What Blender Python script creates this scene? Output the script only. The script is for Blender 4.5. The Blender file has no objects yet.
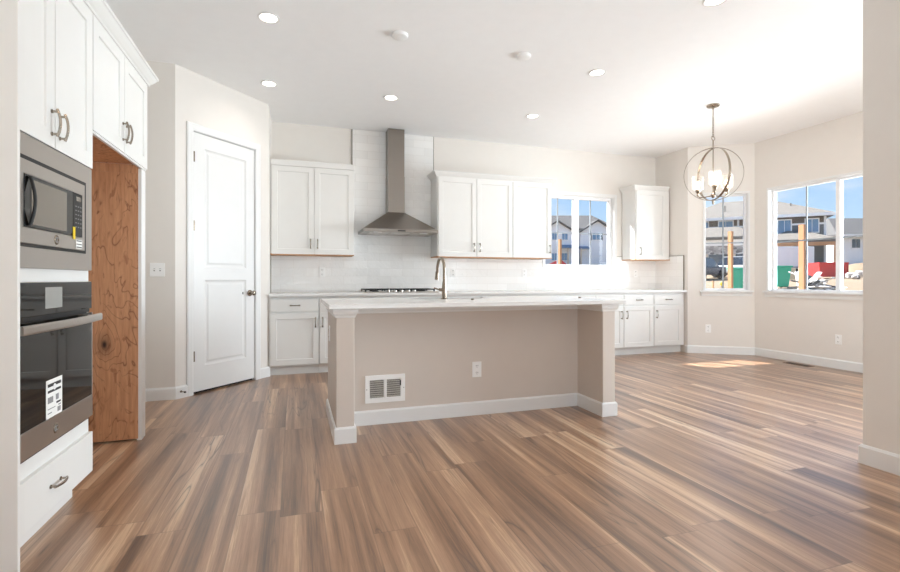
import bpy, bmesh, math, random
from mathutils import Vector, Matrix
random.seed(7)
S = bpy.context.scene
C = S.collection
R = math.radians

# ------------------------------------------------------------------ camera
cam_d = bpy.data.cameras.new('camera')
cam_d.sensor_width = 36.0
cam_d.lens = 480.0 / 900.0 * 36.0
cam_d.shift_y = -7.0 / 900.0
cam_d.clip_start = 0.02
cam_d.clip_end = 400
cam = bpy.data.objects.new('camera', cam_d)
C.objects.link(cam)
cam.location = (0, 0, 1.08)
cam.rotation_euler = (R(90), 0, -math.atan(156 / 480))
S.camera = cam

# ------------------------------------------------------------------ exposure
S.view_settings.view_transform = 'Standard'
S.view_settings.look = 'None'
S.view_settings.gamma = 1.0
S.view_settings.use_curve_mapping = False
S.view_settings.exposure = 0.26
S.cycles.use_denoising = True
S.cycles.max_bounces = 10
S.cycles.diffuse_bounces = 6
S.cycles.glossy_bounces = 4
S.cycles.transparent_max_bounces = 12
S.cycles.sample_clamp_indirect = 6.0
S.cycles.caustics_reflective = False
S.cycles.caustics_refractive = False

# ------------------------------------------------------------------ sky, sun, added fill lamps
W = bpy.data.worlds.new('sky')
S.world = W
W.use_nodes = True
wt = W.node_tree
wt.nodes.clear()
def wn(t, **k):
    n = wt.nodes.new(t)
    for a, b in k.items(): setattr(n, a, b)
    return n
wo = wn('ShaderNodeOutputWorld'); bg = wn('ShaderNodeBackground')
tc = wn('ShaderNodeTexCoord'); sx = wn('ShaderNodeSeparateXYZ')
wt.links.new(tc.outputs['Generated'], sx.inputs[0])
rp = wn('ShaderNodeValToRGB')
rp.color_ramp.elements[0].position = 0.0; rp.color_ramp.elements[0].color = (0.80, 0.90, 1.0, 1)
rp.color_ramp.elements[1].position = 0.55; rp.color_ramp.elements[1].color = (0.20, 0.42, 0.85, 1)
e = rp.color_ramp.elements.new(0.10); e.color = (0.52, 0.75, 1.0, 1)
e = rp.color_ramp.elements.new(0.24); e.color = (0.34, 0.59, 0.97, 1)
wt.links.new(sx.outputs[2], rp.inputs[0])
cm = wn('ShaderNodeMapping'); cm.inputs['Scale'].default_value = (3, 3, 11)
nz = wn('ShaderNodeTexNoise'); nz.inputs['Scale'].default_value = 1.6; nz.inputs['Detail'].default_value = 5
wt.links.new(tc.outputs['Generated'], cm.inputs[0]); wt.links.new(cm.outputs[0], nz.inputs['Vector'])
cr = wn('ShaderNodeValToRGB'); cr.color_ramp.elements[0].position = 0.50; cr.color_ramp.elements[1].position = 0.66
wt.links.new(nz.outputs['Fac'], cr.inputs[0])
lo = wn('ShaderNodeValToRGB')
lo.color_ramp.elements[0].position = 0.10; lo.color_ramp.elements[0].color = (1, 1, 1, 1)
lo.color_ramp.elements[1].position = 0.18; lo.color_ramp.elements[1].color = (0.12, 0.12, 0.12, 1)
wt.links.new(sx.outputs[2], lo.inputs[0])
mm = wn('ShaderNodeMath', operation='MULTIPLY')
wt.links.new(cr.outputs[0], mm.inputs[0]); wt.links.new(lo.outputs[0], mm.inputs[1])
mx = wn('ShaderNodeMix', data_type='RGBA')
mx.inputs[7].default_value = (0.95, 0.97, 1.0, 1)
wt.links.new(mm.outputs[0], mx.inputs[0]); wt.links.new(rp.outputs[0], mx.inputs[6])
wt.links.new(mx.outputs[2], bg.inputs[0])
bg.inputs[1].default_value = 0.86
wt.links.new(bg.outputs[0], wo.inputs[0])

def light(name, kind, loc, energy, color=(1, 1, 1), size=None, direction=None, parent=None, **k):
    d = bpy.data.lights.new(name, kind)
    d.energy = energy; d.color = color
    for a, b in k.items(): setattr(d, a, b)
    if kind == 'AREA' and size:
        if isinstance(size, tuple):
            d.shape = 'RECTANGLE'; d.size, d.size_y = size
        else:
            d.shape = 'DISK'; d.size = size
    o = bpy.data.objects.new(name, d); C.objects.link(o); o.location = loc
    if direction is not None:
        o.rotation_euler = Vector(direction).to_track_quat('-Z', 'Y').to_euler()
    if parent: o.parent = parent
    return o
SUN_DIR = (0.74, -1.0, -1.25)
light('sun', 'SUN', (0, 20, 30), 15.0, (1.0, 0.97, 0.93), direction=SUN_DIR, angle=R(0.6))
# fill lamps added outside the unseen patio door and rear windows to brighten the room
COOL_FILL = (0.80, 0.92, 1.0)
light('patio_fill', 'AREA', (8.6, 2.45, 1.3), 345, COOL_FILL, size=(3.7, 2.3), direction=(-1, 0.0, -0.04), spread=R(120))  # added lamp in place of window light from the right
light('patio_upfill', 'AREA', (8.0, 1.0, 0.0), 120, COOL_FILL, size=(2.6, 4.6), direction=(-0.5, 0.02, 1))  # upward lamp added to brighten the ceiling
light('dining_fill', 'AREA', (4.75, -3.7, 1.4), 45, COOL_FILL, size=(2.2, 2.2), direction=(0.14, 1, -0.03), spread=R(110))  # lamp added to brighten the nook walls
light('dining_upfill', 'AREA', (4.75, -4.3, 0.06), 260, COOL_FILL, size=(2.4, 2.0), direction=(0, 0.45, 1))  # second upward lamp, added for the nook side ceiling
light('living_fill', 'AREA', (0.9, -3.7, 1.5), 6, COOL_FILL, size=(3.6, 2.4), direction=(0, 1, 0))  # weak fill lamp added behind the camera
light('living_upfill', 'AREA', (0.9, -4.3, 0.06), 310, COOL_FILL, size=(3.6, 2.0), direction=(0, 0.3, 1))  # upward lamp added behind the camera for the ceiling

# ------------------------------------------------------------------ node helpers
def lin(c):
    return tuple((v / 12.92 if v <= 0.04045 else ((v + 0.055) / 1.055) ** 2.4) for v in (x / 255 for x in c)) + (1,)
class NT:
    def __init__(s, name):
        s.m = bpy.data.materials.new(name); s.m.use_nodes = True
        s.t = s.m.node_tree; s.b = s.t.nodes['Principled BSDF']; s.o = s.t.nodes['Material Output']
    def n(s, ty, **k):
        x = s.t.nodes.new(ty)
        for a, b in k.items(): setattr(x, a, b)
        return x
    def l(s, a, b): s.t.links.new(a, b)
    def math(s, op, a, b=None):
        x = s.n('ShaderNodeMath', operation=op)
        for i, v in enumerate((a, b)):
            if v is None: continue
            if isinstance(v, (int, float)): x.inputs[i].default_value = v
            else: s.l(v, x.inputs[i])
        return x.outputs[0]
    def ramp(s, fac, stops):
        x = s.n('ShaderNodeValToRGB'); e = x.color_ramp.elements
        while len(e) > 1: e.remove(e[0])
        e[0].position, e[0].color = stops[0]
        for p, c in stops[1:]:
            q = e.new(p); q.color = c
        if fac is not None: s.l(fac, x.inputs[0])
        return x.outputs[0]
    def noise(s, vec, scale, detail=3, rough=0.5, dist=0.0):
        x = s.n('ShaderNodeTexNoise'); x.inputs['Scale'].default_value = scale
        x.inputs['Detail'].default_value = detail; x.inputs['Roughness'].default_value = rough
        x.inputs['Distortion'].default_value = dist
        if vec is not None: s.l(vec, x.inputs['Vector'])
        return x.outputs['Fac']
    def coord(s, which='Object', scale=(1, 1, 1), loc=(0, 0, 0)):
        t = s.n('ShaderNodeTexCoord'); m = s.n('ShaderNodeMapping')
        m.inputs['Scale'].default_value = scale; m.inputs['Location'].default_value = loc
        s.l(t.outputs[which], m.inputs[0]); return m.outputs[0]
    def bump(s, h, strength=0.2, dist=0.002):
        x = s.n('ShaderNodeBump'); x.inputs['Strength'].default_value = strength; x.inputs['Distance'].default_value = dist
        s.l(h, x.inputs['Height']); s.l(x.outputs[0], s.b.inputs['Normal']); return x
    def mixc(s, fac, a, b, mode='MIX'):
        x = s.n('ShaderNodeMix', data_type='RGBA', blend_type=mode)
        for i, v in ((0, fac), (6, a), (7, b)):
            if isinstance(v, (int, float)): x.inputs[i].default_value = v
            elif isinstance(v, tuple): x.inputs[i].default_value = v
            else: s.l(v, x.inputs[i])
        return x.outputs[2]
def simple(name, rgb, rough=0.5, metal=0.0, bump=None, spec=0.5, coat=0.0):
    t = NT(name)
    t.b.inputs['Roughness'].default_value = rough
    t.b.inputs['Metallic'].default_value = metal
    t.b.inputs['Specular IOR Level'].default_value = spec
    t.b.inputs['Coat Weight'].default_value = coat
    v = t.coord()
    nz = t.noise(v, 9.0, 3)
    c = lin(rgb); d = tuple(x * 0.985 for x in c[:3]) + (1,)
    t.l(t.ramp(nz, [(0.3, d), (0.7, c)]), t.b.inputs['Base Color'])
    if bump:
        t.bump(t.noise(v, bump[0], 3), bump[1], bump[2] if len(bump) > 2 else 0.002)
    return t.m
def emit(name, rgb, strength):
    t = NT(name)
    t.b.inputs['Base Color'].default_value = lin(rgb)
    t.b.inputs['Emission Color'].default_value = lin(rgb)
    t.b.inputs['Emission Strength'].default_value = strength
    return t.m
def glass(name, tint=(1, 1, 1, 1), refl=0.08, rough=0.0):
    t = NT(name)
    tr = t.n('ShaderNodeBsdfTransparent'); tr.inputs[0].default_value = tint
    gl = t.n('ShaderNodeBsdfGlossy'); gl.inputs['Roughness'].default_value = rough
    mi = t.n('ShaderNodeMixShader'); fr = t.n('ShaderNodeLayerWeight')
    t.l(t.math('ADD', t.math('MULTIPLY', t.math('POWER', fr.outputs['Facing'], 4.0), 0.5), refl * 0.3), mi.inputs[0])
    t.l(tr.outputs[0], mi.inputs[1]); t.l(gl.outputs[0], mi.inputs[2]); t.l(mi.outputs[0], t.o.inputs[0])
    return t.m

M = {}
M['wall'] = simple('greige_wall_paint', (230, 225, 219), 0.6, bump=(160, 0.25, 0.0015), spec=0.25)
M['island'] = simple('shaded_island_paint', (212, 202, 193), 0.6, bump=(160, 0.25, 0.0015), spec=0.25)  # greige wall paint darkened to match the shade on the island front
M['ceiling'] = simple('white_ceiling_paint', (248, 248, 248), 0.75, bump=(90, 0.35, 0.002), spec=0.2)
M['trim'] = simple('white_trim_paint', (231, 231, 230), 0.35, spec=0.4)
M['cab'] = simple('white_cabinet_paint', (230, 229, 226), 0.34, spec=0.4)
M['quartz'] = simple('white_quartz', (230, 229, 227), 0.24, spec=0.5)
M['vinyl'] = simple('white_vinyl', (243, 244, 246), 0.35)
M['muntin'] = simple('grey_muntin', (158, 166, 174), 0.4)
M['steel'] = simple('brushed_steel', (196, 190, 184), 0.30, 1.0)
M['hoodsteel'] = simple('dark_brushed_steel', (152, 145, 138), 0.30, 1.0)
M['nickel'] = simple('brushed_nickel', (150, 138, 124), 0.25, 1.0)
M['pull'] = simple('nickel_pull', (158, 148, 136), 0.22, 1.0)
M['blackgloss'] = simple('black_glass', (12, 11, 10), 0.03, 0.0, spec=0.45)
M['black'] = simple('black_plastic', (14, 14, 14), 0.45)
M['iron'] = simple('cast_iron', (28, 27, 27), 0.5)
M['grey'] = simple('warm_grey_screen', (120, 113, 103), 0.2)
M['paper'] = simple('white_paper', (238, 238, 236), 0.6)
M['ink'] = simple('black_ink', (32, 32, 34), 0.6)
M['inkgrey'] = simple('grey_ink', (138, 138, 140), 0.6)
M['yellow'] = simple('yellow_sticker', (245, 214, 30), 0.5)
M['woodedge'] = simple('raw_wood_edge', (196, 150, 112), 0.6)
M['hinge'] = simple('dark_hinge_metal', (120, 108, 95), 0.35, 1.0)
M['plate'] = simple('white_plastic_plate', (244, 244, 243), 0.35)
M['slot'] = simple('grey_slot', (150, 150, 150), 0.5)
M['dark'] = simple('dark_gap', (12, 11, 10), 0.8)
M['glass'] = glass('window_glass')
def shade_mat():
    t = NT('seeded_shade_glass')
    tr = t.n('ShaderNodeBsdfTransparent'); tr.inputs[0].default_value = (0.98, 0.96, 0.94, 1)
    tl = t.n('ShaderNodeBsdfTranslucent'); tl.inputs[0].default_value = (0.92, 0.90, 0.88, 1)
    mi = t.n('ShaderNodeMixShader'); lw = t.n('ShaderNodeLayerWeight')
    t.l(t.math('ADD', t.math('MULTIPLY', lw.outputs['Facing'], 0.25), 0.05), mi.inputs[0])
    t.l(tr.outputs[0], mi.inputs[1]); t.l(tl.outputs[0], mi.inputs[2]); t.l(mi.outputs[0], t.o.inputs[0])
    return t.m
M['shade'] = shade_mat()
M['lens'] = emit('lit_lens', (255, 246, 232), 6.0)
M['bulb'] = emit('lit_bulb', (255, 228, 198), 5.0)
M['register'] = simple('brown_register', (110, 88, 68), 0.5)

def floor_mat():
    t = NT('walnut_vinyl_planks')
    tcx = t.n('ShaderNodeTexCoord'); sp = t.n('ShaderNodeSeparateXYZ'); t.l(tcx.outputs['Object'], sp.inputs[0])
    PW, PL = 0.19, 1.32
    u = t.math('DIVIDE', t.math('ADD', sp.outputs[0], 0.06), PW)
    row = t.math('FLOOR', u)
    wnz = t.n('ShaderNodeTexWhiteNoise', noise_dimensions='1D'); t.l(row, wnz.inputs['W'])
    v = t.math('ADD', t.math('DIVIDE', sp.outputs[1], PL), t.math('MULTIPLY', wnz.outputs['Value'], 7.3))
    col = t.math('FLOOR', v)
    cid = t.n('ShaderNodeCombineXYZ'); t.l(row, cid.inputs[0]); t.l(col, cid.inputs[1])
    w2 = t.n('ShaderNodeTexWhiteNoise', noise_dimensions='2D'); t.l(cid.outputs[0], w2.inputs['Vector'])
    pid = w2.outputs['Value']
    # grain: coordinates shifted per plank
    cx = t.n('ShaderNodeCombineXYZ')
    t.l(t.math('ADD', sp.outputs[0], t.math('MULTIPLY', pid, 37.0)), cx.inputs[0])
    t.l(t.math('ADD', sp.outputs[1], t.math('MULTIPLY', pid, 11.0)), cx.inputs[1])
    def cmap(sx_, sy_):
        q = t.n('ShaderNodeMapping'); q.inputs['Scale'].default_value = (sx_, sy_, 1); t.l(cx.outputs[0], q.inputs[0]); return q.outputs[0]
    broad = t.noise(cmap(8.5, 0.28), 1.0, 2, 0.5, 0.3)
    mid = t.noise(cmap(36.0, 0.9), 1.0, 4, 0.65, 0.5)
    fine = t.noise(cmap(170.0, 5.0), 1.0, 3, 0.7, 0.2)
    f = t.math('ADD', t.math('MULTIPLY', broad, 1.35), t.math('MULTIPLY', pid, 0.14))
    f = t.math('ADD', f, t.math('MULTIPLY', mid, 0.62))
    f = t.math('ADD', f, t.math('MULTIPLY', fine, 0.42))
    colr = t.ramp(t.math('SUBTRACT', f, 0.75), [(0.10, lin((74, 54, 42))), (0.30, lin((118, 88, 67))), (0.48, lin((154, 118, 91))),
                                      (0.64, lin((176, 140, 111))), (0.76, lin((206, 173, 141))), (0.95, lin((216, 192, 164)))])
    # cathedral figure and dark veins that follow the grain
    vn = t.noise(cmap(9.0, 0.55), 1.0, 2, 0.5, 0.8)
    rg = t.math('PINGPONG', t.math('MULTIPLY', vn, 11.0), 1.0)
    vein = t.ramp(rg, [(0.0, (1, 1, 1, 1)), (0.10, (0.4, 0.4, 0.4, 1)), (0.30, (0, 0, 0, 1))])
    pm = t.noise(cmap(5.0, 0.6), 1.0, 2, 0.5, 0.2)
    vm_ = t.ramp(pm, [(0.46, (0, 0, 0, 1)), (0.60, (1, 1, 1, 1))])
    colr = t.mixc(t.math('MULTIPLY', t.math('MULTIPLY', vein, vm_), 0.8), colr, lin((74, 54, 43)))
    # seams
    fu = t.math('FRACT', u); fv = t.math('FRACT', v)
    du = t.math('MULTIPLY', t.math('MINIMUM', fu, t.math('SUBTRACT', 1.0, fu)), PW)
    dv = t.math('MULTIPLY', t.math('MINIMUM', fv, t.math('SUBTRACT', 1.0, fv)), PL)
    dd = t.math('MINIMUM', du, dv)
    seam = t.ramp(dd, [(0.0, (1, 1, 1, 1)), (0.0022, (0, 0, 0, 1))])
    colr = t.mixc(t.math('MULTIPLY', seam, 0.45), colr, lin((70, 52, 42)))
    t.l(colr, t.b.inputs['Base Color'])
    t.l(t.ramp(fine, [(0.2, (0.30,) * 3 + (1,)), (0.8, (0.42,) * 3 + (1,))]), t.b.inputs['Roughness'])
    t.b.inputs['Specular IOR Level'].default_value = 0.75
    t.b.inputs['Coat Weight'].default_value = 0.5
    t.b.inputs['Coat Roughness'].default_value = 0.28
    h = t.math('SUBTRACT', t.math('MULTIPLY', fine, 0.4), seam)
    t.bump(h, 0.25, 0.0012)
    return t.m
M['floor'] = floor_mat()
def tile_mat():
    t = NT('glossy_white_handmade_tile')
    tcx = t.n('ShaderNodeTexCoord'); sp = t.n('ShaderNodeSeparateXYZ'); t.l(tcx.outputs['Object'], sp.inputs[0])
    cx = t.n('ShaderNodeCombineXYZ'); t.l(t.math('ADD', sp.outputs[0], sp.outputs[1]), cx.inputs[0]); t.l(sp.outputs[2], cx.inputs[1])
    br = t.n('ShaderNodeTexBrick'); br.offset = 0.5
    br.inputs['Scale'].default_value = 1.0
    br.inputs['Brick Width'].default_value = 0.305; br.inputs['Row Height'].default_value = 0.1015
    br.inputs['Mortar Size'].default_value = 0.0018; br.inputs['Mortar Smooth'].default_value = 0.3
    br.inputs['Color1'].default_value = lin((246, 245, 243)); br.inputs['Color2'].default_value = lin((238, 237, 235))
    br.inputs['Mortar'].default_value = lin((230, 228, 224))
    t.l(cx.outputs[0], br.inputs['Vector'])
    t.l(br.outputs['Color'], t.b.inputs['Base Color'])
    t.b.inputs['Roughness'].default_value = 0.07
    nz = t.noise(tcx.outputs['Object'], 17.0, 2, 0.5, 0.6)
    h = t.math('SUBTRACT', t.math('MULTIPLY', nz, 1.0), t.math('MULTIPLY', br.outputs['Fac'], 0.35))
    t.bump(h, 0.5, 0.006)
    return t.m
M['tile'] = tile_mat()
def alder(name, knot=None, scale=1.0):
    t = NT(name)
    tcx = t.n('ShaderNodeTexCoord')
    mp = t.n('ShaderNodeMapping'); mp.inputs['Scale'].default_value = (2.2, 2.2, 0.9); t.l(tcx.outputs['Object'], mp.inputs[0])
    n1 = t.noise(mp.outputs[0], 2.2 * scale, 3, 0.5, 0.9)
    if knot:
        vm = t.n('ShaderNodeVectorMath', operation='SUBTRACT'); t.l(tcx.outputs['Object'], vm.inputs[0]); vm.inputs[1].default_value = knot
        ms = t.n('ShaderNodeVectorMath', operation='MULTIPLY'); t.l(vm.outputs[0], ms.inputs[0]); ms.inputs[1].default_value = (1, 0, 0.55)
        ln = t.n('ShaderNodeVectorMath', operation='LENGTH'); t.l(ms.outputs[0], ln.inputs[0])
        infl = t.math('POWER', 2.718, t.math('MULTIPLY', ln.outputs['Value'], -7.0))
        n1 = t.math('ADD', n1, t.math('MULTIPLY', infl, 0.9))
    rings = t.math('PINGPONG', t.math('MULTIPLY', n1, 15.0), 1.0)
    lines = t.ramp(rings, [(0.0, (1, 1, 1, 1)), (0.09, (0.25, 0.25, 0.25, 1)), (0.25, (0, 0, 0, 1))])
    mp2 = t.n('ShaderNodeMapping'); mp2.inputs['Scale'].default_value = (60, 60, 5); t.l(tcx.outputs['Object'], mp2.inputs[0])
    g = t.noise(mp2.outputs[0], 1.0, 3, 0.6, 0.2)
    base = t.ramp(g, [(0.3, lin((184, 130, 92))), (0.7, lin((210, 158, 118)))])
    br = t.noise(mp.outputs[0], 4.0, 3)
    msk = t.ramp(br, [(0.34, (0, 0, 0, 1)), (0.52, (1, 1, 1, 1))])
    mp3 = t.n('ShaderNodeMapping'); mp3.inputs['Scale'].default_value = (26, 26, 9); t.l(tcx.outputs['Object'], mp3.inputs[0])
    fl = t.ramp(t.noise(mp3.outputs[0], 1.0, 2, 0.5, 0.8), [(0.60, (0, 0, 0, 1)), (0.68, (1, 1, 1, 1))])
    base = t.mixc(t.math('MULTIPLY', fl, 0.55), base, lin((140, 84, 54)))
    c = t.mixc(t.math('MULTIPLY', t.math('MULTIPLY', lines, msk), 0.8), base, lin((112, 62, 38)))
    if knot:
        kd = t.ramp(ln.outputs['Value'], [(0.006, (1, 1, 1, 1)), (0.02, (0.4, 0.4, 0.4, 1)), (0.06, (0, 0, 0, 1))])
        c = t.mixc(kd, c, lin((48, 24, 16)))
    t.l(c, t.b.inputs['Base Color']); t.b.inputs['Roughness'].default_value = 0.5
    return t.m

# ------------------------------------------------------------------ mesh helpers
class MB:
    def __init__(s): s.bm = bmesh.new(); s.smooth = False
    def box(s, x0, x1, y0, y1, z0, z1):
        x0, x1 = sorted((x0, x1)); y0, y1 = sorted((y0, y1)); z0, z1 = sorted((z0, z1))
        v = [s.bm.verts.new(p) for p in ((x0, y0, z0), (x1, y0, z0), (x1, y1, z0), (x0, y1, z0), (x0, y0, z1), (x1, y0, z1), (x1, y1, z1), (x0, y1, z1))]
        for f in ((0, 3, 2, 1), (4, 5, 6, 7), (0, 1, 5, 4), (1, 2, 6, 5), (2, 3, 7, 6), (3, 0, 4, 7)):
            s.bm.faces.new([v[i] for i in f])
        return s
    def prism(s, poly, z0, z1):
        a = [s.bm.verts.new((x, y, z0)) for x, y in poly]; b = [s.bm.verts.new((x, y, z1)) for x, y in poly]
        n = len(poly)
        s.bm.faces.new(a[::-1]); s.bm.faces.new(b)
        for i in range(n): s.bm.faces.new((a[i], a[(i + 1) % n], b[(i + 1) % n], b[i]))
        return s
    def hull(s, pts, faces):
        v = [s.bm.verts.new(p) for p in pts]
        for f in faces: s.bm.faces.new([v[i] for i in f])
        return s
    def lathe(s, prof, center=(0, 0, 0), n=24, axis='Z'):
        # prof: list of (r, h); closed ends where r == 0
        cx = Vector(center); rings = []
        for r, h in prof:
            if r < 1e-6:
                p = {'Z': (0, 0, h), 'Y': (0, h, 0), 'X': (h, 0, 0)}[axis]
                rings.append([s.bm.verts.new(cx + Vector(p))])
            else:
                ring = []
                for i in range(n):
                    a = 2 * math.pi * i / n; c_, s_ = r * math.cos(a), r * math.sin(a)
                    p = {'Z': (c_, s_, h), 'Y': (c_, h, s_), 'X': (h, c_, s_)}[axis]
                    ring.append(s.bm.verts.new(cx + Vector(p)))
                rings.append(ring)
        for A, B in zip(rings, rings[1:]):
            for i in range(n):
                j = (i + 1) % n
                if len(A) == 1 and len(B) == 1: continue
                if len(A) == 1: f = (A[0], B[i], B[j])
                elif len(B) == 1: f = (A[i], A[j], B[0])
                else: f = (A[i], A[j], B[j], B[i])
                s.bm.faces.new(f)
        if len(rings[0]) > 1: s.bm.faces.new(rings[0][::-1])
        if len(rings[-1]) > 1: s.bm.faces.new(rings[-1])
        s.smooth = True
        return s
    def cyl(s, p0, p1, r, n=16, r2=None):
        return s.tube([p0, p1], r, n, r_end=r2)
    def tube(s, pts, r, n=10, closed=False, r_end=None, flat=None):
        pts = [Vector(p) for p in pts]; N = len(pts); rings = []
        up = None
        for i, p in enumerate(pts):
            if closed: t = (pts[(i + 1) % N] - pts[i - 1]).normalized()
            else: t = (pts[min(i + 1, N - 1)] - pts[max(i - 1, 0)]).normalized()
            if up is None:
                up = Vector((0, 0, 1)) if abs(t.z) < 0.9 else Vector((1, 0, 0))
            u = (up - t * up.dot(t)).normalized(); w = t.cross(u); up = u
            rr = r if r_end is None else r + (r_end - r) * i / (N - 1)
            ru, rw = (rr, rr) if flat is None else (rr * flat[0], rr * flat[1])
            rings.append([s.bm.verts.new(p + u * math.cos(2 * math.pi * k / n) * ru + w * math.sin(2 * math.pi * k / n) * rw) for k in range(n)])
        for i in range(N if closed else N - 1):
            A, B = rings[i], rings[(i + 1) % N]
            for k in range(n): s.bm.faces.new((A[k], A[(k + 1) % n], B[(k + 1) % n], B[k]))
        if not closed:
            s.bm.faces.new(rings[0][::-1]); s.bm.faces.new(rings[-1])
        s.smooth = True
        return s
    def sweep(s, path, prof, z=0.0):
        # path: XY polyline; profile (out, h) to the RIGHT of travel; mitred corners
        P = [Vector((x, y)) for x, y in path]; N = len(P); rings = []
        for i in range(N):
            d0 = (P[i] - P[i - 1]).normalized() if i > 0 else None
            d1 = (P[i + 1] - P[i]).normalized() if i < N - 1 else None
            nr = lambda d: Vector((d.y, -d.x))
            if d0 is None: m = nr(d1)
            elif d1 is None: m = nr(d0)
            else:
                a, b = nr(d0), nr(d1); m = (a + b); m = m / (m.dot(a))
            rings.append([s.bm.verts.new((P[i].x + m.x * o, P[i].y + m.y * o, z + h)) for o, h in prof])
        n = len(prof)
        for A, B in zip(rings, rings[1:]):
            for k in range(n): s.bm.faces.new((A[k], A[(k + 1) % n], B[(k + 1) % n], B[k]))
        s.bm.faces.new(rings[0][::-1]); s.bm.faces.new(rings[-1])
        return s
    def panel(s, x0, x1, z0, z1, yf, yb, holes, rings):
        # slab facing -y; holes: (x0,x1,z0,z1) filled with nested rings (inset, depth) and a final face
        xs = sorted({x0, x1, *[h[0] for h in holes], *[h[1] for h in holes]})
        zs = sorted({z0, z1, *[h[2] for h in holes], *[h[3] for h in holes]})
        g = {}
        for i, x in enumerate(xs):
            for j, z in enumerate(zs): g[i, j] = s.bm.verts.new((x, yf, z))
        for i in range(len(xs) - 1):
            for j in range(len(zs) - 1):
                mx_, mz_ = (xs[i] + xs[i + 1]) / 2, (zs[j] + zs[j + 1]) / 2
                hole = next((h for h in holes if h[0] < mx_ < h[1] and h[2] < mz_ < h[3]), None)
                q = [g[i, j], g[i + 1, j], g[i + 1, j + 1], g[i, j + 1]]
                if hole is None: s.bm.faces.new(q); continue
                a = q
                for ins, dep in rings:
                    b = [s.bm.verts.new(p) for p in ((hole[0] + ins, yf + dep, hole[2] + ins), (hole[1] - ins, yf + dep, hole[2] + ins),
                                                     (hole[1] - ins, yf + dep, hole[3] - ins), (hole[0] + ins, yf + dep, hole[3] - ins))]
                    for k in range(4): s.bm.faces.new((a[k], a[(k + 1) % 4], b[(k + 1) % 4], b[k]))
                    a = b
                s.bm.faces.new(a)
        bl = {}
        I, J = len(xs) - 1, len(zs) - 1
        for (i, j) in ((0, 0), (I, 0), (I, J), (0, J)): bl[i, j] = s.bm.verts.new((xs[i], yb, zs[j]))
        s.bm.faces.new((bl[0, 0], bl[0, J], bl[I, J], bl[I, 0]))
        s.bm.faces.new([g[i, 0] for i in range(I, -1, -1)] + [bl[0, 0], bl[I, 0]])
        s.bm.faces.new([g[i, J] for i in range(0, I + 1)] + [bl[I, J], bl[0, J]])
        s.bm.faces.new([g[0, j] for j in range(0, J + 1)] + [bl[0, J], bl[0, 0]])
        s.bm.faces.new([g[I, j] for j in range(J, -1, -1)] + [bl[I, 0], bl[I, J]])
        return s
    def build(s, name, mat, parent=None, bevel=0.0, loc=None, rot=None, smooth=None):
        bmesh.ops.recalc_face_normals(s.bm, faces=s.bm.faces[:])
        me = bpy.data.meshes.new(name); s.bm.to_mesh(me); s.bm.free()
        o = bpy.data.objects.new(name, me); C.objects.link(o)
        me.materials.append(mat if not isinstance(mat, str) else M[mat])
        if s.smooth if smooth is None else smooth:
            me.polygons.foreach_set('use_smooth', [True] * len(me.polygons))
            me.set_sharp_from_angle(angle=R(38))
        if parent: o.parent = parent
        if loc: o.location = loc
        if rot: o.rotation_euler = rot
        if bevel:
            b = o.modifiers.new('bevel', 'BEVEL'); b.width = bevel; b.segments = 2; b.limit_method = 'ANGLE'; b.angle_limit = R(40)
            b.harden_normals = False
        return o
def thing(name, label, cat, loc=(0, 0, 0), rz=0.0, group=None):
    o = bpy.data.objects.new(name, None); C.objects.link(o); o.empty_display_size = 0.1
    o.location = loc; o.rotation_euler = (0, 0, rz)
    return tag(o, label, cat, group)
def tag(o, label, cat, group=None):
    o['label'] = label; o['category'] = cat
    if group: o['group'] = group
    return o
def struct(o):
    o['kind'] = 'structure'; return o
def sempty(name, loc=(0, 0, 0), rz=0.0):
    o = bpy.data.objects.new(name, None); C.objects.link(o); o.location = loc; o.rotation_euler = (0, 0, rz); o['kind'] = 'structure'; return o
def kids(o): return [c for c in bpy.data.objects if c.parent == o]
def dup(o, parent=None):
    c = o.copy(); C.objects.link(c)
    if parent: c.parent = parent
    for k in kids(o): dup(k, c)
    return c

# ================================================================== ROOM
CH = 3.01                     # ceiling height
YB = 6.27                     # back wall
XR = 5.485                    # short return wall at the right end of the kitchen
B1, B2 = (5.485, 5.61), (6.22, 5.14)   # angled nook wall
XN = 6.235                    # nook side wall
PA, PB = (-1.014, 4.86), (-0.265, 5.68)  # angled pantry wall
XL = -1.66                    # left wall
YK = -3.0                     # wall behind the camera
T = 0.14

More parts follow.
